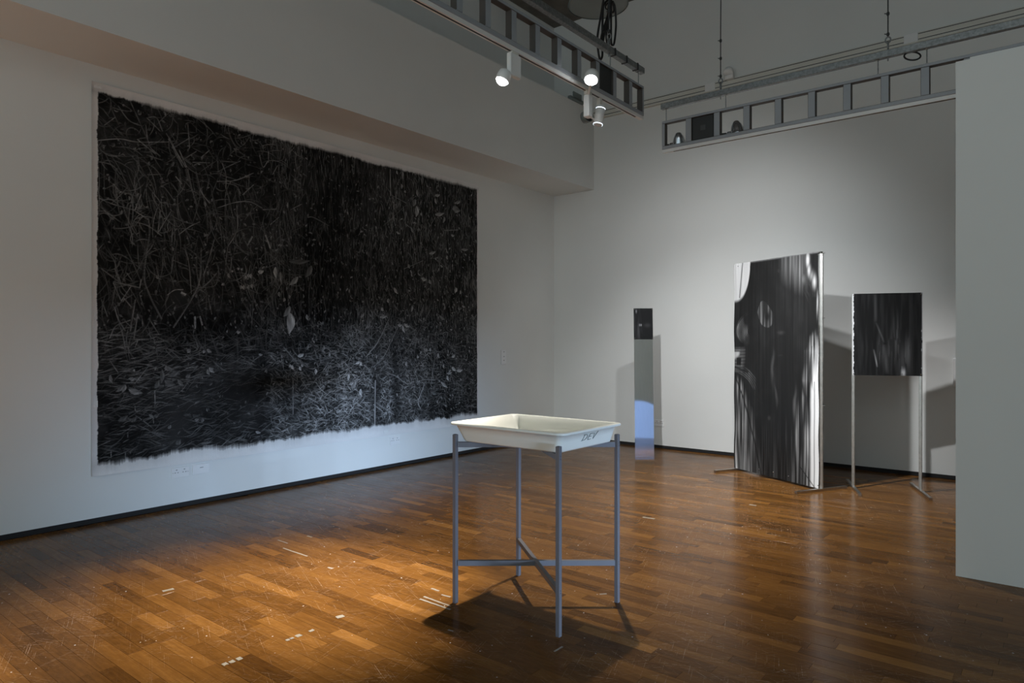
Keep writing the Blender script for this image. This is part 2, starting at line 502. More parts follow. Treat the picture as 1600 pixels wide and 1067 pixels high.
LEAVES = [(3.371,.359,3.334,.441,.044,.200), (3.394,.432,3.381,.558,.059,.350), (3.400,.244,3.418,.324,.029,.250), (3.690,.258,3.771,.237,.030,.300), (3.690,.293,3.720,.360,.027,.300), (3.690,.485,3.842,.449,.038,.300), (3.852,.491,3.821,.567,.031,.250), (3.998,.345,4.126,.378,.078,.200), (4.126,.259,4.019,.298,.032,.250), (3.224,.519,3.224,.580,.022,.200), (3.466,.497,3.475,.532,.022,.300), (3.466,1.256,3.553,1.271,.037,.350), (3.592,1.268,3.631,1.315,.030,.300), (3.089,.083,3.107,.120,.021,.300), (3.178,.072,3.169,.155,.025,.250), (3.161,.218,3.161,.272,.022,.300), (3.269,1.114,3.288,1.160,.029,.250), (3.893,.957,3.904,.999,.031,.300), (3.791,1.082,3.821,1.097,.023,.300), (3.592,.958,3.700,.926,.030,.300), (3.306,.685,3.343,.749,.022,.250), (3.966,.694,4.019,.698,.023,.350), (3.089,.767,3.134,.782,.021,.350), (3.215,.283,3.224,.308,.022,.300), (4.148,.850,4.269,.842,.028,.250), (1.734,1.720,1.721,1.922,.086,.400), (1.734,1.656,1.662,1.756,.049,.220), (1.579,1.293,1.586,1.395,.036,.400), (1.820,1.366,1.727,1.448,.044,.280), (1.977,1.242,1.908,1.360,.051,.140), (1.630,1.335,1.643,1.448,.018,.250), (1.847,2.132,1.885,2.117,.025,.400), (1.922,1.731,1.939,1.786,.025,.250), (1.617,1.524,1.624,1.569,.024,.220), (1.671,1.578,1.662,1.613,.025,.250), (1.723,1.547,1.723,1.581,.018,.250), (1.187,1.905,1.222,1.910,.023,.280), (1.141,1.357,1.141,1.373,.017,.400), (1.199,1.328,1.199,1.349,.017,.400), (1.239,1.331,1.243,1.349,.017,.350), (1.268,1.391,1.268,1.429,.023,.300), (1.304,1.377,1.306,1.410,.023,.300), (1.327,1.375,1.330,1.414,.024,.350), (1.228,1.486,1.228,1.519,.017,.300), (1.257,1.484,1.259,1.523,.023,.300), (1.304,1.481,1.306,1.516,.023,.250), (1.339,1.468,1.342,1.506,.024,.300), (1.400,1.347,1.454,1.337,.030,.450), (1.412,1.363,1.436,1.333,.024,.450), (1.734,2.217,1.743,2.246,.018,.350), (1.756,2.229,1.774,2.264,.022,.400), (1.840,2.243,1.854,2.273,.019,.400), (1.861,2.220,1.881,2.238,.019,.350), (2.026,2.272,2.019,2.320,.022,.450), (1.057,1.476,1.068,1.496,.023,.300), (1.107,1.387,1.124,1.428,.017,.250), (1.827,1.857,1.847,1.874,.031,.150), (1.727,1.223,1.957,1.196,.043,.100), (3.054,1.396,3.107,1.460,.029,.400), (4.051,1.335,4.030,1.395,.039,.500), (2.967,1.521,2.976,1.568,.035,.300), (3.325,1.585,3.306,1.655,.029,.300), (3.107,1.809,3.169,1.808,.029,.350), (3.178,1.815,3.211,1.896,.029,.450), (3.206,1.798,3.279,1.827,.029,.380), (3.977,2.305,4.051,2.351,.035,.450), (4.062,2.352,4.170,2.348,.035,.420), (3.893,2.382,3.973,2.371,.023,.350), (3.893,2.411,3.925,2.471,.027,.450), (3.791,2.479,3.904,2.553,.031,.350), (2.586,2.500,2.598,2.577,.034,.400), (2.586,2.214,2.602,2.246,.027,.500), (3.631,2.592,3.710,2.618,.030,.150), (2.848,1.727,2.950,1.713,.028,.300), (2.873,1.624,2.898,1.655,.028,.400), (2.582,1.737,2.634,1.690,.027,.250), (3.852,1.564,3.842,1.615,.023,.250), (4.159,1.551,4.214,1.564,.020,.350), (4.083,1.584,4.137,1.589,.032,.200), (3.437,1.706,3.504,1.564,.022,.150), (3.791,1.696,3.852,1.730,.031,.200), (3.233,2.229,3.242,2.277,.029,.350), (3.611,2.075,3.621,2.111,.023,.400), (3.740,2.134,3.730,2.183,.023,.400), (3.977,2.181,4.030,2.159,.031,.400), (3.832,2.272,3.842,2.316,.023,.350), (3.409,2.157,3.400,2.191,.026,.350), (1.754,2.227,1.774,2.263,.022,.450), (1.841,2.241,1.858,2.277,.022,.500), (2.022,2.270,2.022,2.324,.025,.500), (2.525,2.229,2.572,2.205,.024,.550), (2.583,2.212,2.604,2.250,.024,.550), (2.420,2.333,2.420,2.404,.030,.500), (2.439,2.440,2.493,2.424,.027,.350), (2.512,2.406,2.498,2.481,.027,.300), (1.376,2.826,1.424,2.842,.021,.300), (2.126,2.038,2.104,2.086,.026,.200), (1.820,2.136,1.877,2.119,.028,.400), (1.734,2.215,1.725,2.244,.015,.350), (2.317,2.008,2.340,2.064,.026,.140), (2.191,2.111,2.199,2.148,.019,.300), (1.406,2.112,1.442,2.118,.018,.250), (.275,2.376,.375,2.411,.041,.250), (.248,2.341,.222,2.397,.025,.250), (.235,2.346,.178,2.390,.025,.180), (.275,2.290,.325,2.292,.025,.220), (.138,2.261,.151,2.321,.020,.200), (.556,2.317,.639,2.361,.053,.120), (.580,2.283,.679,2.242,.032,.120), (.532,2.232,.522,2.342,.032,.130), (.474,2.377,.507,2.315,.032,.140), (.566,2.198,.580,2.238,.027,.180), (.664,2.317,.710,2.370,.027,.160), (.730,2.294,.766,2.278,.027,.140), (.935,2.222,.976,2.267,.028,.280), (.195,2.620,.266,2.586,.030,.140), (.289,2.636,.330,2.599,.026,.140), (.431,2.590,.460,2.607,.016,.250), (.469,2.603,.505,2.604,.026,.150), (.644,2.855,.685,2.824,.038,.150), (.580,2.717,.603,2.693,.021,.250), (.807,2.665,.841,2.664,.022,.250), (.865,2.694,.876,2.658,.022,.200), (.918,2.239,.935,2.287,.022,.200), (.745,2.065,.771,2.081,.033,.200), (.876,2.077,.897,2.082,.022,.280), (.913,2.061,.951,2.088,.022,.220), (.307,2.229,.316,2.220,.015,.300), (.474,2.210,.488,2.215,.026,.200)]

TWIGS = [([.032,.448,.204,.395,.339,.388,.585,.332],.005,.250), ([.585,.307,.725,.513],.005,.250), ([.403,.237,.431,.396,.517,.466],.005,.220), ([.339,.368,.479,.454],.006,.280), ([.413,.176,.517,.258],.005,.200), ([.422,.169,.488,.157,.536,.253],.005,.180), ([.745,.142,.761,.343],.005,.200), ([.615,.365,.695,.509],.005,.250), ([.195,.137,.275,.230,.375,.253],.005,.160), ([.818,.536,.860,.694,.935,.786],.007,.300), ([.644,.610,.695,.661],.007,.350), ([.674,.382,.735,.511],.005,.280), ([.160,.758,.204,.807],.005,.250), ([.366,.808,.320,.941],.005,.300), ([.057,.887,.160,.918,.320,.941],.006,.250), ([.625,.373,.756,.262],.005,.180), ([.685,.471,.818,.361],.005,.180), ([.096,.313,.173,.232],.008,.250), ([.725,.534,.828,.834],.022,.080), ([.745,.530,.797,.756],.006,.180), ([.284,.075,.413,.342],.005,.140), ([.024,.607,.143,.611,.213,.672],.005,.180), ([.566,.266,.625,.353,.705,.518],.005,.200), ([.413,.478,.527,.494],.006,.220), ([.787,.460,.935,.435],.005,.160), ([.860,.404,.935,.325],.005,.200), ([.422,.991,.431,1.107,.403,1.305,.389,1.481,.431,1.615,.527,1.808],.016,.140), ([.160,1.526,.357,1.561],.006,.280), ([.289,1.556,.217,1.674],.007,.260), ([.160,1.536,.213,1.665],.005,.250), ([.239,1.654,.293,1.719],.006,.300), ([.517,.918,.498,1.108],.005,.250), ([.605,.905,.507,1.088],.005,.220), ([.715,1.173,.756,1.343,.776,1.587],.009,.220), ([.860,1.188,.849,1.448,.787,1.612,.625,1.876],.013,.180), ([.787,1.607,.935,1.473,1.000,1.395],.011,.140), ([.664,1.098,.761,1.015,.849,.962],.006,.250), ([.625,1.314,.745,1.354],.005,.160), ([.575,1.608,.634,1.564,.705,1.555],.006,.350), ([.690,1.581,.725,1.600],.027,.300), ([.074,1.430,.213,1.532],.005,.180), ([.169,1.422,.217,1.532],.005,.200), ([.248,1.320,.375,1.415],.005,.150), ([.320,.947,.422,1.001],.006,.280), ([.320,1.034,.422,1.054,.527,1.120],.006,.260), ([.320,1.660,.284,1.910],.011,.140), ([.339,1.775,.311,1.968],.011,.140), ([.134,1.968,.178,1.874,.284,1.824],.006,.200), ([.978,1.102,.924,1.296,.881,1.425],.007,.240), ([.074,1.671,.117,1.800],.005,.200), ([.169,1.723,.195,1.817,.248,1.911],.006,.220), ([.625,1.284,.605,1.426],.008,.220), ([.366,1.493,.357,1.561],.008,.260), ([.807,1.781,.807,1.883],.017,.250), ([.849,1.779,.870,1.851],.011,.250), ([.924,1.610,.956,1.755],.006,.180), ([.431,1.811,.507,1.937],.005,.160), ([.375,1.812,.380,1.870],.010,.200), ([1.007,.584,1.176,.543,1.351,.444],.007,.240), ([1.007,.817,1.176,.742,1.316,.715,1.436,.751],.007,.300), ([1.448,.766,1.586,.740],.007,.260), ([1.052,.417,1.085,.506,1.085,.634],.007,.280), ([1.074,.583,1.187,.595,1.222,.675],.007,.250), ([1.245,.661,1.351,.554],.008,.260), ([1.412,.266,1.448,.369,1.498,.303],.008,.280), ([1.504,.212,1.504,.313],.008,.300), ([1.598,.328,1.548,.418],.007,.220), ([1.649,.432,1.701,.526],.006,.180), ([1.741,.722,1.861,.651],.007,.220), ([1.929,.771,1.998,.761,2.184,.820],.008,.220), ([1.187,.768,1.193,.983,1.107,1.144],.007,.260), ([1.523,.896,1.611,.816],.007,.220), ([1.029,.400,1.187,.378],.006,.160), ([1.007,.500,1.119,.424,1.222,.360],.006,.200), ([1.780,.420,1.847,.454],.012,.200), ([1.339,1.030,1.292,1.113],.018,.250), ([1.473,1.003,1.523,1.121],.015,.300), ([2.967,1.759,2.814,2.010,2.650,2.164],.009,.320), ([3.107,1.836,2.907,2.155,2.764,2.270],.009,.300), ([3.791,1.725,3.670,2.282,3.631,2.493],.010,.240), ([3.631,1.601,3.381,1.928,3.215,2.133],.009,.220), ([3.514,2.502,3.418,2.691,3.456,2.777],.011,.350), ([3.400,2.461,3.533,2.439,3.690,2.453],.008,.300), ([2.976,2.349,3.089,2.387,3.197,2.459],.009,.400), ([3.197,2.445,3.233,2.474,3.306,2.478],.008,.300), ([2.797,2.661,3.054,2.813],.008,.320), ([3.811,1.897,3.893,1.882,3.904,1.940],.008,.250), ([2.898,.725,3.089,.566,3.381,.316],.009,.200), ([3.002,.366,3.233,.423],.007,.220), ([3.611,.631,3.690,.521],.008,.280), ([3.197,1.174,3.495,1.052],.009,.240), ([3.215,.656,3.325,.710],.008,.250), ([2.993,.088,2.998,.380],.013,.280), ([3.611,1.013,3.710,1.018,3.977,1.153],.009,.160), ([3.852,.657,4.083,.621],.012,.200), ([2.026,2.402,2.112,2.497,2.287,2.605],.008,.320), ([1.535,2.441,1.650,2.550],.007,.240), ([1.943,2.552,2.055,2.613],.008,.320), ([1.662,2.047,1.820,2.211],.007,.200), ([2.892,1.897,2.791,2.028,2.693,2.118],.008,.300), ([2.892,2.160,2.758,2.274],.009,.300), ([2.758,2.676,2.892,2.764],.009,.340), ([1.767,2.373,1.767,2.698],.010,.250), ([2.370,2.399,2.370,2.698],.009,.280), ([2.783,2.418,2.775,2.937],.013,.340), ([2.169,2.390,2.378,2.474],.008,.300), ([.474,2.397,.477,2.510],.007,.300), ([.134,2.144,.195,2.240],.005,.200), ([.422,2.199,.320,2.331],.006,.260), ([.074,2.133,.217,2.131],.005,.160), ([.339,1.994,.320,2.042],.005,.250), ([.488,2.408,.664,2.423],.005,.180), ([.041,2.807,.134,2.772],.005,.220), ([.320,2.514,.325,2.552,.357,2.555],.006,.260), ([.248,2.880,.248,2.927],.008,.200), ([.143,2.857,.143,2.899],.006,.280), ([.460,2.612,.465,2.662],.006,.250), ([.266,2.720,.266,2.758],.010,.160)]


def draw_thicket():
    Wm, Hm = 4.475, 3.03
    W, H = 1000, 678
    px = W / Wm
    rg = np.random.default_rng(5)
    xx = np.linspace(0, 1, W)[None]; yy = np.linspace(0, 1, H)[:, None]
    base = .009 + .010 * vnoise(H, W, 6, 9, 1, 4) ** 1.5
    # hazy rubbed patches
    haze = vnoise(H, W, 9, 14, 2, 3)
    base += np.clip(haze - .54, 0, 1) * .10
    # vertical hanging streaks (upper right and middle)
    vs = vnoise(H, W, 7, 240, 3, 2); vm = np.clip((xx - .28) * 2.2, .1, 1) * np.clip((.72 - yy) * 3.2, 0, 1)
    base += np.clip(vs - .5, 0, 1) * .14 * vm * (.25 + vnoise(H, W, 5, 8, 8, 2))
    # lighter strips of rubbed straw at the bottom middle
    straw = np.clip((yy - .60) * 4, 0, 1) * np.exp(-((xx - .57) / .23) ** 2)
    base += straw * .02 * (vnoise(H, W, 40, 60, 9, 2))
    for sx_, sw in ((.395, .010), (.53, .008), (.62, .013), (.66, .006)):
        base += np.exp(-((xx - sx_) / sw) ** 2) * np.clip((yy - .62) * 5, 0, 1) * .06 * vnoise(H, W, 60, 30, 12, 2)
    # dark vertical trunks
    for tx, tw, ta in ((.69, .016, .8), (.625, .014, .75), (.485, .03, .6), (.86, .012, .4), (.43, .02, .5)):
        base *= 1 - ta * np.exp(-((xx - tx - .012 * np.sin(yy * 7)) / tw) ** 2) * np.clip(yy * 3 - .3, 0, 1)
    # darkest pools
    for (cx, cy, rx, ry, a) in ((.22, .62, .10, .07, .7), (.31, .80, .12, .07, .5), (.50, .40, .09, .2, .6), (.42, .66, .1, .1, .6), (.06, .38, .06, .1, .3)):
        base *= 1 - a * np.exp(-((xx - cx) / rx) ** 2 - ((yy - cy) / ry) ** 2)
    fine = np.zeros((H, W))
    def field(n, x0, x1, y0, y1, am, asd, L0, L1, v0, v1, bd=.28, p=2.4):
        cx = rg.uniform(x0, x1, n) * W; cy = rg.uniform(y0, y1, n) * H
        strokes(fine, cx, cy, rg.normal(am, asd, n), rg.uniform(L0, L1, n) * px, v0 + (v1 - v0) * rg.random(n) ** p, rg.normal(0, bd, n))
    # straw on the ground
    field(4200, .01, .99, .62, .98, 0, .32, .04, .20, .03, .30)
    field(4200, .34, .80, .60, .97, .1, .7, .03, .14, .05, .55)
    field(900, .02, .35, .66, .97, -.35, .3, .05, .26, .02, .17)
    field(1500, .60, .99, .55, .97, .9, .8, .03, .12, .03, .34)
    # hanging stems upper middle / right
    field(5200, .34, .99, .01, .66, 1.57, .14, .03, .20, .03, .30)
    field(2600, .60, .99, .02, .9, 1.45, .35, .03, .12, .04, .42)
    field(900, .50, .70, .3, .65, 1.3, .4, .03, .12, .03, .22)
    # criss-cross twigs, left
    field(1100, .01, .42, .02, .66, 1.9, .9, .05, .26, .03, .26, .7)
    field(650, .01, .42, .20, .68, 1.40, .25, .10, .42, .04, .28, .35)
    field(420, .01, .42, .02, .5, .3, .5, .06, .32, .03, .26, .6)
    # curled scraps
    n = 900; field(n, .02, .98, .03, .66, 0, 1.6, .012, .04, .06, .5, 2.2, 2.6)
    # local lights and darks
    fine *= (.30 + 1.25 * vnoise(H, W, 7, 10, 31, 3)) * (.55 + .9 * vnoise(H, W, 26, 38, 32, 2))
    for (cx, cy, rx, ry, a) in ((.21, .60, .10, .07, .75), (.31, .80, .13, .07, .55), (.50, .42, .08, .2, .6), (.42, .66, .1, .09, .6), (.42, .30, .07, .12, .45), (.69, .85, .016, .2, .8), (.625, .85, .016, .2, .75), (.80, .62, .06, .05, .4)):
        fine *= 1 - a * np.exp(-((xx - cx) / rx) ** 2 - ((yy - cy) / ry) ** 2)
    # small leaf flecks everywhere on the right half
    n = 3000
    for i in range(n):
        x = rg.beta(2.2, 1.25) if i % 4 else rg.random(); yv = rg.beta(1.6, 1.4)
        X, Y = x * W, yv * H * .96
        a = rg.normal(1.4, .75); L = rg.uniform(.014, .045) * px * (1.2 if i % 9 == 0 else .8)
        val = .04 + .60 * rg.random() ** 2.8 * (.45 + .75 * x)
        leaf(fine, X, Y, X + L * math.cos(a), Y + L * math.sin(a), L * rg.uniform(.2, .42), val, rg.choice((-1, 1)))
    for i in range(500):
        X, Y = rg.uniform(.02, .45) * W, rg.uniform(.03, .62) * H
        a = rg.uniform(0, 6.28); L = rg.uniform(.01, .035) * px
        leaf(fine, X, Y, X + L * math.cos(a), Y + L * math.sin(a), L * .4, .05 + .34 * rg.random() ** 2.5, 1)
    # twigs and leaves that can be told apart
    for (P, w, val) in TWIGS:
        pts = curve_pts([(P[i] * px, P[i + 1] * px) for i in range(0, len(P), 2)], 160)
        d = np.gradient(pts, axis=0); d /= np.linalg.norm(d, axis=1)[:, None] + 1e-9
        w = w * .55; k = max(1, int(round(w * px * 2)) - 1)
        for q in (np.linspace(-.5, .5, k) if k > 1 else (0,)):
            vv = val * 2.1 * (1 - .5 * (q + .5)) * np.interp(np.linspace(0, 1, len(pts)), np.linspace(0, 1, 9), rg.uniform(.35, 1.1, 9))
            splat(fine, pts[:, 0] - d[:, 1] * q * w * px, pts[:, 1] + d[:, 0] * q * w * px, vv)
    for (x0, y0, x1, y1, w, val) in LEAVES:
        leaf(fine, x0 * px, y0 * px, x1 * px, y1 * px, max(2.2, w * px), val * 1.8, 1 if (x1 > x0) else -1)
    # rubbed mid-tones between the lines
    rub = np.clip(vnoise(H, W, 60, 90, 33, 3) - .45, 0, 1) * np.clip(vnoise(H, W, 8, 12, 34, 2) - .35, 0, 1)
    base += rub * .22 * (1 - .6 * np.exp(-((xx - .45) / .12) ** 2))
    gl = np.exp(-((xx - .60) / .17) ** 2 - ((yy - .86) / .12) ** 2)
    fine *= 1 + .45 * gl; base += .012 * gl * vnoise(H, W, 90, 50, 35, 2)
    fine *= 1 - .45 * np.exp(-((xx - .12) / .2) ** 2 - ((yy - .9) / .12) ** 2)
    base *= .75
    img = np.maximum(base, fine * .85 + base * .4)
    # ragged edge of the black, bare paper beyond
    ed = lambda s, n_, k: np.interp(np.linspace(0, 1, n_), np.linspace(0, 1, k), np.random.default_rng(s).random(k))
    X = (np.linspace(0, Wm, W))[None]; Y = (np.linspace(0, Hm, H))[:, None]
    jag = lambda s, n_: .5 * ed(s, n_, 26) + .3 * ed(s + 1, n_, 140) + .2 * ed(s + 2, n_, 700)
    top = (.048 + .045 * jag(20, W) * np.clip(1.4 - np.linspace(0, 1, W) * .9, .3, 1))[None]
    bot = (Hm - .055 - .075 * jag(30, W) - .03 * np.linspace(0, 1, W))[None]
    lef = (.03 + .022 * jag(40, H))[:, None]; rig = (Wm - .022 - .014 * jag(50, H))[:, None]
    soft_t = .012 + .05 * vnoise(1, W, 1, 30, 60, 2); soft_b = .012 + .06 * vnoise(1, W, 1, 22, 61, 2)
    m_ = np.clip((Y - top) / soft_t + .5, 0, 1) * np.clip((bot - Y) / soft_b + .5, 0, 1)
    m_ = m_ * np.clip((X - lef) / .010, 0, 1) * np.clip((rig - X) / .010, 0, 1)
    brush = vnoise(H, W, 12, 420, 63, 2)
    m_ = np.clip(m_ * 1.25 - (1 - m_) * brush * .7, 0, 1)
    paper = .82 - .10 * vnoise(H, W, 8, 12, 64, 3)
    # soot on the margin
    paper = paper - .25 * np.clip(1 - np.abs(Y - bot) / .08, 0, 1) * vnoise(H, W, 14, 60, 65, 3) - .3 * np.clip(1 - np.abs(Y - top) / .05, 0, 1) * vnoise(H, W, 20, 50, 66, 3)
    out = img * m_ ** .6 + paper * (1 - m_ ** .6)
    rgb = np.stack([out * 1.0, out * .985, out * .97], -1)
    return rgb

ink = draw_thicket()
H_, W_ = ink.shape[:2]
e = np.zeros((H_, W_))
xx = np.linspace(0, 4.475, W_)[None]; yy = np.linspace(0, 3.03, H_)[:, None]
e += .018 * np.exp(-(3.03 - yy) / .04) * (.5 + vnoise(1, W_, 1, 14, 70, 2)) + .013 * np.exp(-xx / .025) + .004 * np.exp(-(4.475 - xx) / .03) + .010 * np.exp(-yy / .03)
dr = thing('drawing', (XL, 4.29, .37), 'huge black charcoal drawing of a tangled thicket pinned to the left wall', 'drawing')
# seen from the room the sheet runs to the right along +y
sheet('sheet', ink, (XL + .004, 2.055, 3.395), (0, 1, 0), (0, 0, -1), (4.475, 3.03), M_draw, dr, e)
for (yy_, zz_, w_, h_) in ((2.10, 3.36, .05, .018), (2.085, .92, .03, .05), (4.98, .41, .06, .03), (3.20, 3.345, .09, .02), (6.49, 3.37, .05, .02)):
    MB().box((XL + .0145, yy_, zz_), (.002, w_, h_)).build('tape_tab', M_tapew, dr)
# ------------------------------------------------------------------ steel stands with ink panels
def sstep(a, b, x): 
    u = np.clip((x - a) / (b - a), 0, 1); return u * u * (3 - 2 * u)

def paint_large():
    W, H = 230, 460
    s = np.linspace(0, 1, W)[None] * np.ones((H, 1)); q = np.linspace(0, 1, H)[:, None] * np.ones((1, W))
    w1 = vnoise(H, W, 7, 4, 180, 3) - .5; w2 = vnoise(H, W, 9, 5, 181, 3) - .5
    s0_ = s; q0_ = q
    wk = np.sin(np.pi * s) * np.sin(np.pi * q)
    s = s + .09 * w1 * wk; q = q + .035 * w2 * wk
    st = vnoise(H, W, 5, 95, 80, 2); st2 = vnoise(H, W, 3, 40, 81, 2); bl = vnoise(H, W, 9, 6, 82, 3)
    streak = .6 * st + .4 * st2
    light = np.zeros((H, W))                          # how bare the film is, 0..1
    dash = lambda c, w: np.exp(-((c) / w) ** 2)
    # top left bare corner, cut by a curved sweep
    bound = .20 - .0 * q
    lim = .185 * np.sqrt(np.clip(1 - ((s) / .215) ** 2.6, 0, 1))
    c = sstep(.012, -.012, q - lim)
    light = np.maximum(light, c * (.62 + .3 * streak))
    light *= 1 - .8 * dash(s - (.115 - .25 * q), .006) * (q < .17)
    # grey veil at the top right
    veil = sstep(.52, .70, s) * sstep(.92, .84, s) * sstep(.19, .02, q - .16 * (s - .62))
    light = np.maximum(light, veil * (.10 + .55 * np.clip(streak - .3, 0, 1)))
    # bright dabs upper right
    for (cx, cy, rx, ry, a) in ((.885, .03, .022, .035, .7), (.90, .075, .02, .03, .55), (.955, .125, .022, .03, .7), (.93, .10, .03, .025, .35), (.985, .22, .008, .05, .6), (.84, .11, .03, .03, .25)):
        light = np.maximum(light, a * np.exp(-((s - cx) / rx) ** 2 - ((q - cy) / ry) ** 2) * (.5 + .9 * streak))
    # eye-shaped bare patch with a dark pupil
    ex, ey = .415, .255
    eye = sstep(1.0, .8, ((s - ex - .5 * (q - ey)) / (.055 + .75 * np.clip(q - .185, 0, .065))) ** 2 + ((q - ey) / .068) ** 2)
    light = np.maximum(light, eye * (.04 + .42 * np.clip(st - .32, 0, 1) * (.5 + bl)))
    light *= 1 - .9 * np.exp(-((s - .445) / .03) ** 2 - ((q - .268) / .022) ** 2)
    # arcs of a dragged brush at the left, and across the right shoulder
    for (cx, cy, rx, ry, r0, r1, s0, s1, q0, q1, fr, am) in ((.36, .33, .33, .095, .50, 1.04, 0, .22, .23, .42, 110, .60), (.0, .64, .36, .14, .74, 1.12, 0, .34, .48, .62, 95, .24),
                                                            (.24, .30, .20, .06, .75, 1.0, .03, .24, .22, .345, 60, .22), (.52, .33, .44, .26, .93, 1.08, .60, .99, .05, .30, 90, .16), (.45, .40, .30, .30, .90, 1.1, .30, .72, .30, .7, 70, .07)):
        r = np.sqrt(((s - cx) / rx) ** 2 + ((q - cy) / ry) ** 2)
        w_ = sstep(r0, r0 + .06, r) * sstep(r1, r1 - .06, r) * sstep(s0 - .02, s0 + .02, s) * sstep(s1, s1 - .06, s) * sstep(q0, q0 + .03, q) * sstep(q1, q1 - .03, q)
        ln = np.clip(np.sin(r * fr + 5 * vnoise(H, W, 2, 2, int(fr), 2)) * .5 + .5, 0, 1) ** 1.5
        light = np.maximum(light, am * w_ * (.25 + .75 * ln) * np.clip(2.2 * bl - .6, 0, 1) * (.4 + streak))
    hl = sstep(.40, .42, q) * sstep(.535, .52, q) * sstep(.17, .10, s)
    light = np.maximum(light, hl * (.10 + .24 * np.clip(np.sin(q * 420) * .5 + .5, 0, 1) * st))
    light = np.maximum(light, .6 * (.4 + streak) * sstep(.10, .05, s) * sstep(.425, .435, q) * sstep(.485, .455, q + s * .3))
    light *= 1 - .92 * sstep(.025, .035, s) * sstep(.10, .085, s) * sstep(.455, .465, q + .0 * s) * sstep(.50, .49, q)
    light *= 1 - .8 * dash(q - (.505 + .1 * s), .006) * (s < .2)
    # lower left vertical drips
    curve = .02 + .36 * np.clip((q - .53) / .47, 0, 1) ** .6
    ll = sstep(.53, .60, q + .02 * bl) * sstep(.05, -.06, s - curve)
    light = np.maximum(light, ll * (.07 + .95 * np.clip(st - .42, 0, 1) * 2 * (.30 + .70 * sstep(.26, 0, s)) * (.55 + .7 * bl)))
    light *= 1 - .85 * dash(s - .35 * np.clip((q - .545) / .45, 0, 1) ** .75, .010) * (q > .545)
    # right side bare band widening downwards
    edge = np.interp(q[:, 0], [0, .30, .36, .42, .47, .55, .62, .7, .85, 1], [1.2, 1.03, .90, .845, .85, .80, .865, .84, .82, .80])[:, None]
    edge = edge + .05 * (bl - .5) + .03 * (st2 - .5)
    rt = sstep(-.02, .10, s - edge)
    body = np.clip(.12 + 1.5 * (st - .38) + .55 * sstep(.07, .17, s - edge) * (.5 + st2), 0, 1)
    light = np.maximum(light, rt * body)
    light = np.maximum(light, .40 * np.exp(-((s - (edge - .04)) / .05) ** 2) * sstep(.55, .65, q) * np.clip(st - .35, 0, 1) * 2)
    clean = sstep(.895, .93, s + .0 * q) * sstep(.52, .60, q)
    light = np.maximum(light, clean * .96)
    light *= 1 - .75 * dash(s - .955, .004) * (q > .55)
    light *= 1 - .85 * dash(s - (.80 + .16 * (q - .925) / .075), .006) * (q > .925)
    light *= 1 - .5 * dash(s - .915 + .02 * np.sin(q * 14), .004) * (q > .4) * (q < .62)
    # faint marks in the middle
    for (cx, cy, rx, ry, a) in ((.50, .50, .02, .08, .13), (.53, .62, .015, .06, .12), (.44, .735, .025, .012, .10), (.58, .44, .05, .006, .05), (.74, .66, .02, .07, .2), (.60, .34, .05, .012, .08)):
        light = np.maximum(light, a * np.exp(-((s - cx) / rx) ** 2 - ((q - cy) / ry) ** 2) * (.6 + .6 * streak))
    sw = sstep(.01, -.0, np.abs(np.sqrt(((s - .50) / .46) ** 2 + ((q - .19) / .13) ** 2) - 1) - .05) * (s > .55) * (q < .19)
    light = np.maximum(light, .1 * sw * streak)
    low = sstep(.55, 1, q) * sstep(.28, .40, s) * sstep(.86, .74, s)
    light = np.maximum(light, low * .20 * np.clip(st - .45, 0, 1) * 1.6)
    light = np.maximum(light, .04 * streak + .10 * np.clip(bl - .45, 0, 1) * streak)
    v = .012 + .80 * np.clip(light, 0, 1) ** 1.35
    return np.stack([v, v * 1.0, v * .99], -1)

def paint_small(seed, right_border=True):
    W, H = 130, 170
    s = np.linspace(0, 1, W)[None] * np.ones((H, 1)); q = np.linspace(0, 1, H)[:, None] * np.ones((1, W))
    st = vnoise(H, W, 3, 34, seed, 3)
    v = .012 + .03 * np.clip(st - .4, 0, 1)
    for (a, b, w, am) in (((.33, .0), (.34, .35), .018, .05), ((.34, .35), (.46, .60), .012, .05), ((.31, .68), (.36, .90), .009, .20), ((.46, .62), (.50, .98), .03, .05)):
        u = np.clip((q - a[1]) / max(1e-3, b[1] - a[1]), 0, 1); cx = a[0] + (b[0] - a[0]) * u
        v += am * np.exp(-((s - cx) / w) ** 2) * (q >= a[1]) * (q <= b[1]) * np.sin(np.pi * u) ** .5 * (.4 + st)
    for (cx, cy, rx, ry, am) in ((.735, .965, .022, .045, 1.1), (.72, .80, .04, .16, .10), (.64, .55, .05, .2, .04), (.80, .72, .03, .16, .06), (.40, .70, .03, .15, .05), (.55, .72, .06, .2, .03)):
        v += am * np.exp(-((s - cx) / rx) ** 2 - ((q - cy) / ry) ** 2) * (.35 + 1.1 * (st > .5) * st)
    if right_border:
        eb = .006 + .012 * vnoise(H, 1, 26, 1, seed + 5, 2)
        v = np.where(s < .020 + .010 * np.sin(q * 40) * (np.sin(q * 91) > .1), .72, v)
        v = np.where(s > 1 - eb, .35, v)
    return np.stack([v, v * 1.01, v * 1.03], -1)

def paint_square(seed):
    W, H = 60, 96
    s = np.linspace(0, 1, W)[None] * np.ones((H, 1)); q = np.linspace(0, 1, H)[:, None] * np.ones((1, W))
    st = vnoise(H, W, 3, 22, seed, 3)
    v = .014 + .05 * np.clip(st - .42, 0, 1) * sstep(.75, .1, s)
    for (cx, cy, rx, ry, am) in ((.13, .10, .03, .05, .22), (.30, .54, .03, .035, .25), (.38, .54, .03, .03, .3), (.25, .75, .05, .2, .05), (.70, .55, .15, .06, .03)):
        v += am * np.exp(-((s - cx) / rx) ** 2 - ((q - cy) / ry) ** 2) * (.5 + st)
    return np.stack([v, v * 1.02, v * 1.08], -1)

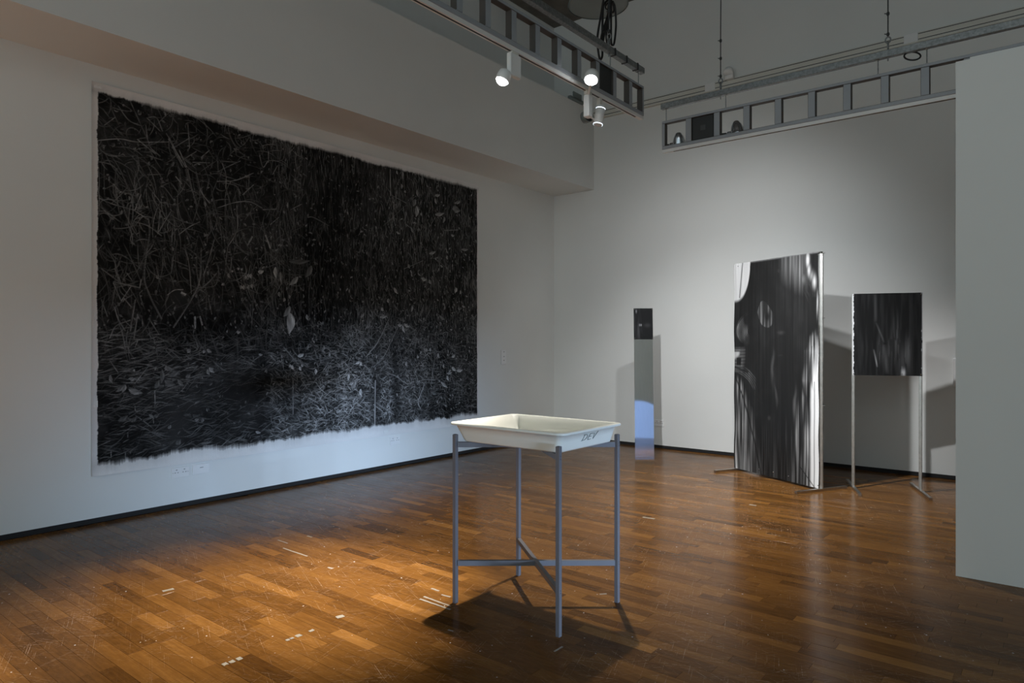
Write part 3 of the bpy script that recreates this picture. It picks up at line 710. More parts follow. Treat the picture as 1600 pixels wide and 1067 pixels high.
# large ink panel
A = Vector((-2.736, 7.33, 0)); B = Vector((-1.75, 6.80, 0)); d = (B - A).normalized(); nf = Vector((d.y, -d.x, 0))
if nf.y > 0: nf = -nf
st1 = thing('ink_panel_stand', tuple((A + B) / 2), 'tall translucent film brushed with sweeping black ink on a steel floor stand', 'artwork', None)
ZT = 2.245
for P in (A, B):
    MB().bar(P - nf * .006 + Vector((0, 0, .022)), P - nf * .006 + Vector((0, 0, ZT - .02)), .026).build('post', M_steel, st1)
    MB().bar(P - nf * .318, P + nf * .318, .028, .024).build('foot', M_steel, st1)
for o in st1.children:
    if o.name.startswith('foot'):
        for vtx in o.data.vertices: vtx.co.z += .012
MB().bar(A + Vector((0, 0, ZT - .010)) - nf * .006, B + Vector((0, 0, ZT - .010)) - nf * .006, .026, .02).build('top_bar', M_steel, st1)
MB().bar(A + Vector((0, 0, .034)) - nf * .006, B + Vector((0, 0, .034)) - nf * .006, .024, .02).build('bottom_bar', M_steel, st1)
inkL = paint_large(); H_, W_ = inkL.shape[:2]
s_ = np.linspace(0, 1, W_)[None]; q_ = np.linspace(0, 1, H_)[:, None]
wav = .004 * np.exp(-s_ / .05) * np.sin(q_ * 21 + 1) + .004 * np.exp(-(1 - s_) / .05) * np.sin(q_ * 26) + .006 + .004 * vnoise(H_, W_, 5, 3, 91, 2)
p0 = A - d * .04 + nf * .012 + Vector((0, 0, ZT))
film = sheet('film', inkL, tuple(p0), tuple(d), (0, 0, -1), ((B - A).length + .028, ZT - .022), M_film, st1, wav)
film['label'] = 'brushed black ink film with bare white right edge'
for (f_, z_) in ((1.0, ZT - .02), (1.0, 1.62), (1.0, .80), (0.0, ZT - .02)):
    P = A + (B - A) * f_
    MB().bar(P + d * .008 + Vector((0, 0, z_)), P + d * .045 + Vector((0, 0, z_)), .006).build('peg', M_steel, st1)
for (f_, z_) in ((.30, .07), (.48, .075), (.66, .07), (.985, .05), (.985, ZT - .03), (.02, ZT - .03)):
    P = A + (B - A) * f_ + nf * .020
    MB().lathe([(.006, 0), (.006, .004), (.003, .006)], P + Vector((0, 0, z_)), nf, 10).build('pin', M_chrome, st1)

# small ink panel
A = Vector((-1.543, 7.115, 0)); B = Vector((-1.017, 7.32, 0)); d = (B - A).normalized(); nf = Vector((d.y, -d.x, 0))
if nf.y > 0: nf = -nf
st2 = thing('ink_panel_stand', tuple((A + B) / 2), 'smaller nearly black ink sheet held high between two slim steel posts beside the partition', 'artwork')
for P in (A, B):
    MB().bar(P + Vector((0, 0, .024)), P + Vector((0, 0, 1.845)), .026).build('post', M_steel, st2)
    f_ = MB().bar(P - nf * .345 + Vector((0, 0, .012)), P + nf * .345 + Vector((0, 0, .012)), .028, .024).build('foot', M_steel, st2)
MB().bar(A + Vector((0, 0, 1.845)), B + Vector((0, 0, 1.845)), .024, .018).build('top_bar', M_steel, st2)
MB().bar(A + Vector((0, 0, 1.095)), B + Vector((0, 0, 1.095)), .02, .016).build('bottom_bar', M_steel, st2)
sm = paint_small(101)
H_, W_ = sm.shape[:2]
sheet('film', sm, tuple(A - d * .012 + nf * .018 + Vector((0, 0, 1.853))), tuple(d), (0, 0, -1), ((B - A).length + .026, .773), M_film, st2, .003 * vnoise(H_, W_, 4, 3, 92, 2))
for P, z_ in ((A, 1.84), (B, 1.84), (A, 1.095), (B, 1.095)):
    MB().lathe([(.006, 0), (.006, .004), (.003, .006)], P + nf * .022 + Vector((0, 0, z_)), nf, 10).build('pin', M_chrome, st2)

# mirror-polished column with a small ink square on top; it leans back slightly
ang = TH
r_ = Vector((math.cos(ang), math.sin(ang), 0)); nf = Vector((math.sin(ang), -math.cos(ang), 0))
base = Vector((-3.835, 7.275, 0))
up = (Vector((0, 0, 1)) - nf * math.tan(math.radians(3.3))).normalized()
nt_ = r_.cross(up).normalized()
if nt_.dot(nf) < 0: nt_ = -nt_
cl = thing('mirror_column', tuple(base), 'narrow mirror-polished steel column with a black ink square at its top', 'artwork')
Mx = Matrix((r_, nt_, up)).transposed()
MB().box(base + up * .90 - nt_ * .006, (.226, .006, 1.80), M=Mx, bev=.0008).build('mirror_face', M_mirror, cl)
for sg in (-1, 1):
    MB().bar(base + r_ * sg * .07 - nt_ * .022 + Vector((0, 0, .012)), base + r_ * sg * .07 - nt_ * .022 + up * 1.78, .024).build('post', M_steel, cl)
    MB().bar(base + r_ * sg * .07 - nf * .012 + Vector((0, 0, .011)), base + r_ * sg * .06 - nf * .24 + Vector((0, 0, .011)), .024, .022).build('foot', M_steel, cl)
sq = paint_square(111)
sheet('ink_square', sq, tuple(base - r_ * .113 + up * 1.80 + nt_ * .003), tuple(r_), tuple(-up), (.226, .372), M_film, cl, .0012 * vnoise(96, 60, 3, 2, 93, 1))
for sg in (-1, 1):
    for z_ in (1.788, 1.44):
        MB().lathe([(.005, 0), (.005, .003), (.002, .005)], base + r_ * sg * .104 + up * z_ + nt_ * .004, nt_, 10).build('pin', M_chrome, cl)

# ------------------------------------------------------------------ tray stand
lx0, lx1, ly0, ly1 = -2.532, -1.858, 2.664, 3.211
ts = thing('tray_stand', ((lx0 + lx1) / 2, (ly0 + ly1) / 2, 0), 'grey steel stand with four square legs and crossed rails carrying the white tray', 'stand')
W_L = .022
for (x, y) in ((lx0, ly0), (lx1, ly0), (lx1, ly1), (lx0, ly1)):
    lg = MB().bar((x, y, 0), (x, y, .902), W_L, bev=.001).build('leg', M_legs, ts)
    MB().box((x, y, .9025), (.017, .017, .001)).build('end_plug', M_panel, lg)
    sx = 1 if x > -2.2 else -1
    for z_ in (.207, .219, .842, .856):
        MB().lathe([(.0026, 0), (.0026, .0012)], (x + sx * .011, y, z_), (sx, 0, 0), 8).build('screw', M_panel, lg)
zc = .213
dx, dy = lx1 - lx0, ly1 - ly0; dl = math.hypot(dx, dy); ex, ey = dx / dl, dy / dl
for z_, nm in ((.213, 'lower_rail'), (.848, 'upper_rail')):
    MB().bar((lx0 + ex * .012, ly0 + ey * .012, z_), (lx1 - ex * .012, ly1 - ey * .012, z_), .022, .028, bev=.001).build(nm, M_legs, ts)
    cx, cy = (lx0 + lx1) / 2, (ly0 + ly1) / 2
    MB().bar((lx0 + ex * .012, ly1 - ey * .012, z_), (cx - ex * .013, cy + ey * .013, z_), .022, .028, bev=.001).build(nm, M_legs, ts)
    MB().bar((cx + ex * .013, cy - ey * .013, z_), (lx1 - ex * .012, ly0 + ey * .012, z_), .022, .028, bev=.001).build(nm, M_legs, ts)

# the tray: rounded rectangle loops swept from outer rim to inner floor
def rrect(x0, x1, y0, y1, r, z, k=6):
    out = []
    for (cx, cy, a0) in ((x1 - r, y1 - r, 0), (x0 + r, y1 - r, 90), (x0 + r, y0 + r, 180), (x1 - r, y0 + r, 270)):
        for i in range(k + 1):
            a = math.radians(a0 + 90 * i / k)
            out.append((cx + r * math.cos(a), cy + r * math.sin(a), z))
    return out
ox0, ox1, oy0, oy1 = -2.582, -1.824, 2.653, 3.226
bx0, bx1, by0, by1 = -2.508, -1.872, 2.694, 3.184
def lp(tk, r, z, ins=0.0):
    """tk 0 at the rim, 1 at the foot"""
    f = lambda a, b: a + (b - a) * tk
    return rrect(f(ox0 + .022, bx0) + ins, f(ox1 - .022, bx1) - ins, f(oy0 + .018, by0) + ins, f(oy1 - .018, by1) - ins, r, z)
loops = [rrect(bx0 + .01, bx1 - .01, by0 + .01, by1 - .01, .03, .8635), lp(1, .035, .867), lp(.9, .036, .873), lp(.5, .038, .912), lp(.08, .04, .951),
         rrect(ox0 + .002, ox1 - .002, oy0 + .002, oy1 - .002, .045, .952), rrect(ox0, ox1, oy0, oy1, .046, .955), rrect(ox0 + .001, ox1 - .001, oy0 + .001, oy1 - .001, .045, .962), rrect(ox0 + .004, ox1 - .004, oy0 + .004, oy1 - .004, .043, .9645),
         lp(0, .036, .9645, .004), lp(0, .035, .962, .008), lp(.5, .034, .915, .006), lp(.93, .032, .874, .006), lp(1, .03, .8685, .012)]
tb = MB(); n = len(loops[0])
for l in loops: tb.add(l, [])
for i in range(len(loops) - 1):
    for k in range(n):
        j = (k + 1) % n
        tb.f.append((i * n + k, i * n + j, (i + 1) * n + j, (i + 1) * n + k))
tb.f.append(tuple(range(n - 1, -1, -1))); tb.f.append(tuple((len(loops) - 1) * n + k for k in range(n)))
tr = tb.build('developing_tray', M_tray, None, True, origin=((ox0 + ox1) / 2, (oy0 + oy1) / 2, .8635))
tag(tr, 'large white plastic darkroom tray with flared sides resting on the grey stand', 'tray')
# hand lettering D E V on the sloping right side (flat marker strokes)
def side_pt(yv, h):
    tk = 1 - (h - .867) / (.951 - .867)
    x = (ox1 - .022) * (1 - tk) + bx1 * tk
    return Vector((x + .0012, yv, h))
def stroke(mb, pts, w=.0024):
    P = [side_pt(*p) for p in pts]
    mb.tube(P, w / 2, 6)
let = MB()
def G(x, y):  # letter space: x metres along the side, y 0..1 up
    return (2.868 + x * .95 + y * .012, .905 + y * .030)
stroke(let, [G(.0, 0), G(.003, 1)])
stroke(let, [G(-.006, 1), G(.022, .98), G(.036, .7), G(.036, .4), G(.022, .1), G(-.008, 0)])
stroke(let, [G(.058, 1), G(.052, .5), G(.054, 0)]); stroke(let, [G(.056, 1), G(.085, 1.0)]); stroke(let, [G(.053, .52), G(.078, .55)]); stroke(let, [G(.054, 0), G(.082, .05)])
stroke(let, [G(.096, 1.0), G(.106, .0), G(.128, 1.25)])
o = let.build('marker_lettering', M_marker, tr); o['label'] = 'handwritten DEV in dark marker'

# ------------------------------------------------------------------ lighting trusses
Hb = 1.4
def truss(name, axis, fixed, start, end, zb, height, pitch, label, first):
    """ladder truss in the plane axis='Y' (runs along y at x=fixed) or 'X'"""
    T = .05
    base = (fixed, start, zb) if axis == 'Y' else (start, fixed, zb)
    th = thing(name, base, label, 'truss', 'ladder lighting trusses')
    def P(a, z): return (fixed, a, z) if axis == 'Y' else (a, fixed, z)
    sgn = 1 if end > start else -1
    L = abs(end - start); mid = (start + end) / 2
    ch = .030; zt = zb + height
    ai = 1 if axis == 'Y' else 0
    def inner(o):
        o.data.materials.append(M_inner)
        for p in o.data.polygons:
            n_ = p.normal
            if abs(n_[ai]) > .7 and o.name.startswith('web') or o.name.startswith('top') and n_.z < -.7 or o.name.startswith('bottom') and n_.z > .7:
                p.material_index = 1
    def bx(a0, a1, z0, z1):
        s = (T, abs(a1 - a0), z1 - z0) if axis == 'Y' else (abs(a1 - a0), T, z1 - z0)
        return MB().box(P((a0 + a1) / 2, (z0 + z1) / 2), s, bev=.003)
    bx(start, end, zt - .024, zt).build('top_chord', M_grey, th)
    bx(start, end, zb, zb + ch).build('bottom_chord', M_grey, th)
    a = start + sgn * first; k = 0
    bx(start, start + sgn * .03, zb + ch, zt - .024).build('web_post', M_grey, th)
    posts = []
    while abs(a - start) < L - .05:
        bx(a, a + sgn * .055, zb + ch, zt - .024).build('web_post', M_grey, th)
        posts.append(a); a += sgn * pitch
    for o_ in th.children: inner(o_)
    # power track under the truss with its black slot
    tz = zb - .016
    def tb_(a0, a1, w, z0, z1):
        s = (w, abs(a1 - a0), z1 - z0) if axis == 'Y' else (abs(a1 - a0), w, z1 - z0)
        return MB().box(P((a0 + a1) / 2, (z0 + z1) / 2), s)
    tr_ = tb_(start, end, .036, zb - .026, zb).build('power_track', M_white, th)
    tb_(start + sgn * .10, end, .012, zb - .0275, zb - .025).build('track_slot', M_panel, tr_)
    return th, posts

ZL = 3.262     # underside of the left truss
XT = -2.71
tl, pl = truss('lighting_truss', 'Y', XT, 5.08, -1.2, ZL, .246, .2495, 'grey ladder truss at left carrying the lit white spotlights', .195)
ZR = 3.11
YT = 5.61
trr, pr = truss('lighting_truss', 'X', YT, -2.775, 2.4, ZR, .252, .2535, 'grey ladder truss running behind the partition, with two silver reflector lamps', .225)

def beam(name, a, b, label):
    a = Vector(a); b = Vector(b)
    o = thing(name, tuple((a + b) / 2), label, 'beam', 'galvanised suspension beams')
    MB().bar(a, b, .042, .050, bev=.002).build('channel', M_galv, o)
    return o
bl_ = beam('strut_beam', (XT, 5.10, 3.642), (XT, -1.2, 3.642), 'galvanised strut channel hanging above the left truss, strapped with black ties')
for yy_ in (4.62, 4.80, 4.98):
    mb = MB()
    for z_ in (3.6155, 3.6685): mb.box((XT, yy_, z_), (.048, .014, .003))
    for x_ in (XT - .0235, XT + .0235): mb.box((x_, yy_, 3.642), (.003, .014, .056))
    mb.build('cable_tie', M_cable, bl_)
br_ = beam('strut_beam', (-2.79, YT, 3.50), (2.4, YT, 3.50), 'galvanised strut channel hanging above the right-hand truss')

def hanger(x, y, z0, z1, label):
    h_ = thing('threaded_rod', (x, y, z0), label, 'rod', 'short rods between truss and beam')
    MB().tube([(x, y, z0), (x, y, z1)], .004, 8).build('rod', M_galv, h_)
    MB().lathe([(.010, 0), (.010, .008)], (x, y, z0), (0, 0, 1), 6).build('nut', M_steel, h_)
    MB().lathe([(.010, -.008), (.010, 0)], (x, y, z1), (0, 0, 1), 6).build('nut', M_steel, h_)
    return h_
LT, RT = ZL + .246, ZR + .252
for (x, y, z0, z1, lab) in ((XT, 5.03, LT, 3.617, 'short steel rod at the very end of the left truss, up to its beam'),
                            (XT, 4.58, LT, 3.617, 'short steel rod above the glaring spotlight on the left truss'),
                            (-2.745, YT, RT, 3.475, 'short steel rod at the left end of the right-hand truss'),
                            (-2.20, YT, RT, 3.475, 'short steel rod above the second reflector lamp of the right-hand truss'),
                            (-1.05, YT, RT, 3.475, 'short steel rod just left of the cable loop over the right-hand truss'),
                            (-.74, YT, RT, 3.475, 'short steel rod just right of the cable loop over the right-hand truss')):
    hanger(x, y, z0, z1, lab)
# suspension wires with ferrules and shackles
def wire(x, y, z0, label):
    w = thing('suspension_wire', (x, y, z0), label, 'wire', 'suspension wires')
    MB().tube([(x, y, z0 + .10), (x, y, z0 + .5), (x + .004, y, z0 + 1.0), (x, y, ZC - .001)], .0045, 8).build('cable', M_panel, w)
    for dz in (.12, .27, .42):
        mb = MB().lathe([(.004, -.016), (.010, -.008), (.010, .008), (.004, .016)], (x, y, z0 + dz), (0, 0, 1), 10)
        mb.bar((x - .004, y, z0 + dz), (x - .024, y, z0 + dz + .008), .006)
        mb.build('clip', M_panel, w)
    MB().tube([(x + .017 * math.sin(a), y, z0 + .078 + .022 * math.cos(a)) for a in [2 * math.pi * i / 16 for i in range(16)]], .005, 8, True).build('eye', M_galv, w)
    MB().tube([(x, y + .013 * math.sin(a), z0 + .036 + .026 * math.cos(a)) for a in [2 * math.pi * i / 16 for i in range(16)]], .005, 8, True).build('shackle', M_galv, w)
    MB().tube([(x, y, z0 + .012), (x, y, z0 - .075)], .005, 8).build('bolt', M_galv, w)
    return w
wire(-2.245, YT, 3.525, 'thin steel suspension wire with clips, the left one over the right-hand truss')
wire(-.985, YT, 3.525, 'thin steel suspension wire with clips, the one nearer the partition')
wire(XT, 4.56, 3.667, 'steel suspension wire tangled among the black cable loops')
# coiled cables hanging over the left beam
def cable(pts, r=.0075):
    P = curve_pts(pts, 60)
    return MB().tube([tuple(p) for p in P], r, 8)
cb = thing('cable_bundle', (XT + .03, 4.55, 3.66), 'bundle of looped black cables hanging over the end of the left strut beam', 'cables')
CABLES = [[(-2.77, 4.589, 4.098), (-2.77, 4.545, 3.933), (-2.77, 4.49, 3.735), (-2.77, 4.499, 3.64), (-2.77, 4.527, 3.576), (-2.77, 4.56, 3.611), (-2.77, 4.568, 3.703), (-2.77, 4.617, 3.87), (-2.77, 4.676, 4.022), (-2.77, 4.676, 4.123)], [(-2.782, 4.599, 4.086), (-2.782, 4.582, 3.885), (-2.782, 4.58, 3.8), (-2.782, 4.556, 3.722), (-2.782, 4.58, 3.8), (-2.782, 4.647, 3.934), (-2.782, 4.701, 4.055), (-2.782, 4.706, 4.123)], [(-2.794, 4.697, 4.078), (-2.794, 4.682, 3.95), (-2.794, 4.667, 3.869), (-2.794, 4.662, 3.792), (-2.794, 4.682, 3.758), (-2.794, 4.706, 3.797), (-2.794, 4.692, 3.903), (-2.794, 4.716, 4.034), (-2.794, 4.736, 4.123)], [(-2.77, 4.695, 4.09), (-2.77, 4.693, 3.897), (-2.77, 4.695, 3.771), (-2.77, 4.715, 3.748), (-2.77, 4.745, 3.783), (-2.77, 4.77, 3.925), (-2.77, 4.755, 4.062), (-2.77, 4.715, 4.098)], [(-2.782, 4.599, 4.096), (-2.782, 4.591, 3.988), (-2.782, 4.585, 3.861), (-2.782, 4.585, 3.732)], [(-2.794, 4.628, 4.041), (-2.794, 4.667, 4.086), (-2.794, 4.726, 4.109), (-2.794, 4.766, 4.099), (-2.794, 4.781, 4.059), (-2.794, 4.761, 4.031)], [(-2.77, 4.608, 4.016), (-2.77, 4.646, 4.056), (-2.77, 4.695, 4.06), (-2.77, 4.676, 4.012), (-2.77, 4.617, 4.0), (-2.77, 4.598, 4.027)]]
for i, pts in enumerate(CABLES):
    cable(pts, .0085 if i != 6 else .006).build('cable', M_cable, cb, True)
lo = thing('cable_loop', (-.80, YT, 3.44), 'small black cable loop hanging under the right-hand strut beam', 'cable')
MB().tube([(-.83 + .05 * math.cos(a) + .01 * math.sin(a), YT + .02 * math.sin(a), 3.445 + .032 * math.sin(a) - .02 * math.cos(a)) for a in [2 * math.pi * i / 20 for i in range(20)]], .006, 8, True).build('loop', M_cable, lo, True)

# dark square panels set into the trusses
o = MB().box((-2.398, YT + .004, ZR + .129), (.188, .034, .190), bev=.003).build('dark_panel', M_panel, trr)
o['label'] = 'black square panel filling the second opening'
MB().box((-2.396, YT - .0145, ZR + .127), (.044, .003, .044)).build('centre_plate', M_panel2, o)
o = MB().box((XT - .004, 4.483, ZL + .127), (.034, .185, .19), bev=.003).build('dark_panel', M_panel, tl)
o['label'] = 'black square panel filling one opening'

# ------------------------------------------------------------------ spotlights
def spot(label, box, head, aim, boxs=(.062, .062, .20), head_r=.05, head_l=.09, lit=True, on_top=False, lens_dir=None, top=None, rz=0.0, round_box=False):
    t_ = thing('track_spotlight', tuple(box), label, 'spotlight', 'track spotlights')
    bxv = Vector(box)
    MB().box(bxv, boxs, rz=rz, bev=.006).build('driver_box', M_white, t_)
    topz = top if top is not None else bxv.z + boxs[2] / 2 + .03
    MB().box((bxv.x, bxv.y, (topz + bxv.z + boxs[2] / 2) / 2), (.03, .07, abs(topz - bxv.z - boxs[2] / 2) + .004), bev=.004).build('track_adapter', M_cream, t_)
    hv = Vector(head); ax = (Vector(aim) - hv).normalized()
    MB().lathe([(head_r * .55, -head_l), (head_r * .9, -head_l * .85), (head_r, -head_l * .5), (head_r, 0), (head_r * .93, .004), (head_r * .86, 0), (head_r * .84, -.02)], hv, ax, 28).build('head', M_white, t_, True)
    ln = MB().lathe([(head_r * .84, -.010), (head_r * .84, .002), (head_r * .74, .014), (head_r * .5, .023), (head_r * .2, .027), (.001, .028)], hv, ax, 28).build('lens', M_lens if lit else M_panel, t_, False)
    foot = hv - ax * head_l * .6
    near_z = min(max(foot.z, bxv.z - boxs[2] / 2 + .01), bxv.z + boxs[2] / 2 - .01) 
    MB().bar(foot, (bxv.x, bxv.y, near_z), .016, .016).build('pivot_arm', M_white, t_)
    return t_, hv + ax * .045, ax
def lamp_light(name, loc, ax, power, color, size_deg, blend, radius, parent):
    d_ = bpy.data.lights.new(name, 'SPOT')
    d_.energy = power; d_.color = color; d_.spot_size = math.radians(size_deg); d_.spot_blend = blend; d_.shadow_soft_size = radius
    o = bpy.data.objects.new(name, d_); COL.objects.link(o)
    o.rotation_euler = ax.to_track_quat('-Z', 'Y').to_euler()
    o.parent = parent; o.location = Vector(loc) - Vector(parent['_base'])
    return o
LC = (.95, .97, 1.0)
t_, p_, ax = spot('lit white spotlight under the left truss, its head glaring to the left of its box', (XT, 3.39, 3.150), (-2.745, 3.315, 3.045), (-3.35, 2.15, 0), boxs=(.034, .112, .147), head_r=.045, head_l=.07, top=3.238)
lamp_light('spot_beam', p_, ax, 1120, (1.0, .92, .82), 48, 1.0, .03, t_)
t_, p_, ax = spot('lit white spotlight whose glaring head stands above its box before the left truss', (XT, 4.262, 3.128), (-2.55, 4.05, 3.222), (-2.15, 2.75, .8), boxs=(.048, .060, .164), head_r=.05, head_l=.075, top=3.238)
lamp_light('spot_beam', p_, Vector((-.35, .05, -3.2)).normalized(), 450, (1.0, .95, .88), 88, 1.0, .03, t_)
# downlight cylinder with glowing slots, plus an unlit drum head beside it
t_ = thing('track_spotlight', (-2.70, 4.43, 3.11), 'white cylinder spotlight with glowing slots under the left truss, dark drum head beside it', 'spotlight', 'track spotlights')
cx_, cy_ = -2.715, 4.43
MB().lathe([(.033, -.074), (.036, -.07), (.036, .07), (.033, .074)], (cx_, cy_, 3.105), (.10, .16, 1), 24).build('cylinder_head', M_white, t_, True)
MB().lathe([(.0366, .050), (.0366, .055)], (cx_, cy_, 3.105), (.10, .16, 1), 24, False).build('light_slot', M_slot, t_)
MB().lathe([(.0366, -.072), (.0366, -.067)], (cx_, cy_, 3.105), (.10, .16, 1), 24, False).build('light_slot', M_slot, t_)
MB().bar((cx_, cy_, 3.18), (cx_, cy_, 3.238), .03).build('track_adapter', M_cream, t_)
dax = Vector((.9, -.25, .02)).normalized(); dh = Vector((-2.772, 4.37, 3.10))
MB().lathe([(.03, -.05), (.046, -.045), (.047, .0), (.043, .004), (.041, -.004)], dh, dax, 26).build('drum_head', M_pend, t_, True)
MB().lathe([(.041, -.004), (.001, -.003)], dh, dax, 26, False).build('drum_face', M_cable, t_)
MB().bar(dh + dax * .0, (cx_, cy_, 3.05), .012).build('pivot_arm', M_white, t_)
ax = (Vector((-2.9, 7.6, 0)) - Vector((cx_, cy_, 3.0))).normalized()
lamp_light('spot_beam', Vector((cx_, cy_, 3.0)), ax, 350, LC, 84, 1.0, .03, t_)

def reflector(label, x, aim, power, size):
    y_, z_ = 5.705, 3.172
    t_ = thing('reflector_lamp', (x, y_, z_), label, 'spotlight', 'silver reflector lamps on the right-hand truss')
    hv = Vector((x, y_, z_)); ax = (Vector(aim) - hv).normalized()
    a2 = (ax + Vector((0, 0, -1.2))).normalized()
    MB().lathe([(.012, -.098), (.022, -.092), (.042, -.06), (.055, -.02), (.058, .0), (.061, .004), (.061, .012), (.054, .010)], hv, a2, 28).build('reflector', M_dome, t_, True)
    MB().lathe([(.054, .006), (.03, .010), (.001, .011)], hv, a2, 28, False).build('lens', M_lens, t_)
    s_ = hv + Vector((-.062, -.01, .004))
    MB().lathe([(.014, -.02), (.014, .02)], s_, (1, 0, 0), 14).build('hinge', M_chrome, t_)
    MB().bar(s_ + Vector((-.03, 0, 0)), s_ + Vector((-.06, -.03, -.006)), .014).build('arm', M_panel, t_)
    MB().bar(s_ + Vector((-.06, -.03, -.006)), (x - .12, YT + .038, 3.10), .014).build('arm', M_panel, t_)
    lamp_light('spot_beam', hv + a2 * .03, ax, power, LC, size, 1.0, .025, t_)
reflector('silver reflector lamp seen through the first opening of the right-hand truss', -2.665, (-3.3, 8.2, 1.7), 100, 115)
reflector('silver reflector lamp seen through the third opening of the right-hand truss', -2.135, (-1.4, 6.6, 0), 340, 95)


# ------------------------------------------------------------------ fittings on walls
def socket(kind, y0, y1, z0, z1, label, group=None, wall='left', x=None):
    if wall == 'left':
        base = (XL, (y0 + y1) / 2, z0)
        def B(u0, u1, w0, w1, d0, d1): return MB().box((XL + (d0 + d1) / 2, (u0 + u1) / 2, (w0 + w1) / 2), (d1 - d0, u1 - u0, w1 - w0), bev=.0015 if d1 - d0 > .004 else 0)
    else:
        base = ((y0 + y1) / 2, YB, z0)
        def B(u0, u1, w0, w1, d0, d1): return MB().box(((u0 + u1) / 2, YB - (d0 + d1) / 2, (w0 + w1) / 2), (u1 - u0, d1 - d0, w1 - w0), bev=.0015 if d1 - d0 > .004 else 0)
    s_ = thing('power_socket' if kind == 'double' else 'blank_plate', base, label, 'socket' if kind == 'double' else 'plate', group)
    B(y0, y1, z0, z1, 0, .010).build('face_plate', M_plate, s_)
    if kind == 'double':
        c = (y0 + y1) / 2; w = y1 - y0; zt = z1 - .016
        for sg in (-1, 1):
            q = c + sg * w * .22
            B(q - .006, q + .006, zt - .006, zt - .001, .0098, .0106).build('pin_hole', M_panel, s_)
            for dq in (-.012, .012):
                B(q + dq - .004, q + dq + .004, zt - .029, zt - .024, .0098, .0106).build('pin_hole', M_panel, s_)
            B(c + sg * .012 - .007, c + sg * .012 + .007, zt - .016, zt + .004, .0098, .0135).build('rocker_switch', M_plate, s_)
        for sg in (-1, 1):
            B(c + sg * w * .42 - .003, c + sg * w * .42 + .003, (z0 + z1) / 2 - .003, (z0 + z1) / 2 + .003, .0098, .011).build('screw', M_steel, s_)
    elif kind == 'blank':
        c = (y0 + y1) / 2
        B(c - .012, c + .018, (z0 + z1) / 2 + .010, (z0 + z1) / 2 + .014, .0098, .0108).build('latch_slot', M_panel, s_)
    return s_
socket('double', 2.662, 2.812, .253, .339, 'white double power socket under the left end of the drawing', 'double sockets')
socket('blank', 2.840, 2.990, .257, .343, 'plain white blanking plate just right of the left double socket')
socket('double', 5.046, 5.192, .253, .340, 'white double power socket low on the left wall near the tray', 'double sockets')
socket('double', -4.177, -4.045, .285, .372, 'white double power socket on the back wall beside the mirror column', 'double sockets', 'back')
s_ = thing('wall_plate', (XL, 7.02, 1.10), 'narrow upright white plate on the left wall between drawing and corner', 'plate')
MB().box((XL + .009, 7.02, 1.19), (.018, .098, .19), bev=.004).build('cover', M_plate, s_)
for z_ in (1.262, 1.20, 1.15): MB().box((XL + .0185, 7.02, z_), (.002, .02, .008)).build('mark', M_panel2, s_)
s_ = thing('wall_plate', (-.80, YB, .94), 'upright white plate on the back wall at the edge of the partition', 'plate')
MB().box((-.802, YB - .012, 1.085), (.10, .024, .29), bev=.004).build('cover', M_plate, s_)
MB().box((-.802, YB - .025, 1.16), (.03, .003, .05)).build('switch', M_plate, s_)

# trunking along the back wall
tk = thing('wall_trunking', (-1.0, YB, 4.50), 'long cream cable trunking running high along the back wall', 'trunking')
MB().box((-.55, YB - .02, 4.555), (9.1, .04, .105), bev=.003).build('channel', M_cream, tk)
for z_ in (4.592, 4.535): MB().box((-.55, YB - .0405, z_), (9.1, .003, .007)).build('slot', M_panel, tk)
MB().box((-.55, YB - .028, 4.508), (9.1, .05, .012)).build('lip', M_cream, tk)
for x_ in (-3.40, -1.22): MB().box((x_, YB - .024, 4.557), (.13, .05, .112), bev=.003).build('joint_cover', M_plate, tk)
fl_ = thing('wall_floodlight', (-3.14, YB - .05, 4.56), 'small white floodlight clipped onto the trunking high on the back wall', 'floodlight')
MB().box((-3.14, YB - .075, 4.61), (.10, .06, .05), bev=.006).build('clamp', M_plate, fl_)
for dx_ in (-.045, .045): MB().bar((-3.14 + dx_, YB - .08, 4.62), (-3.14 + dx_, YB - .11, 4.70), .012).build('yoke_arm', M_plate, fl_)
MB().lathe([(.02, -.05), (.05, -.03), (.058, .02), (.05, .026)], (-3.14, YB - .11, 4.67), (0, -.5, -.85), 18).build('head', M_plate, fl_, True)
# bracket on the bulkhead top
bk = thing('bulkhead_bracket', (-5.10, 7.72, 4.63), 'dark angle bracket on the top edge of the bulkhead near the corner', 'bracket')
MB().box((-5.095, 7.72, 4.655), (.05, .34, .035), bev=.003).build('plate', M_pend, bk)
MB().box((-5.08, 7.72, 4.70), (.02, .2, .09), bev=.003).build('upright', M_pend, bk)

# pendant lamp shade whose underside shows at the top
pd = thing('pendant_lamp', (-3.46, 5.62, 4.60), 'round grey-green pendant lamp shade under the concrete ceiling', 'lamp')
MB().lathe([(.285, .0), (.290, .006), (.275, .05), (.20, .15), (.09, .20), (.05, .24), (.05, .30)], (-3.46, 5.62, 4.62), (0, 0, 1), 40, False).build('shade', M_pend, pd, True)
MB().lathe([(.284, .004), (.15, -.012), (.001, -.016)], (-3.46, 5.62, 4.622), (0, 0, 1), 40, False).build('diffuser', M_pend, pd, True)
MB().tube([(-3.46, 5.62, 4.90), (-3.46, 5.62, ZC - .001)], .006, 8).build('cord', M_cable, pd)

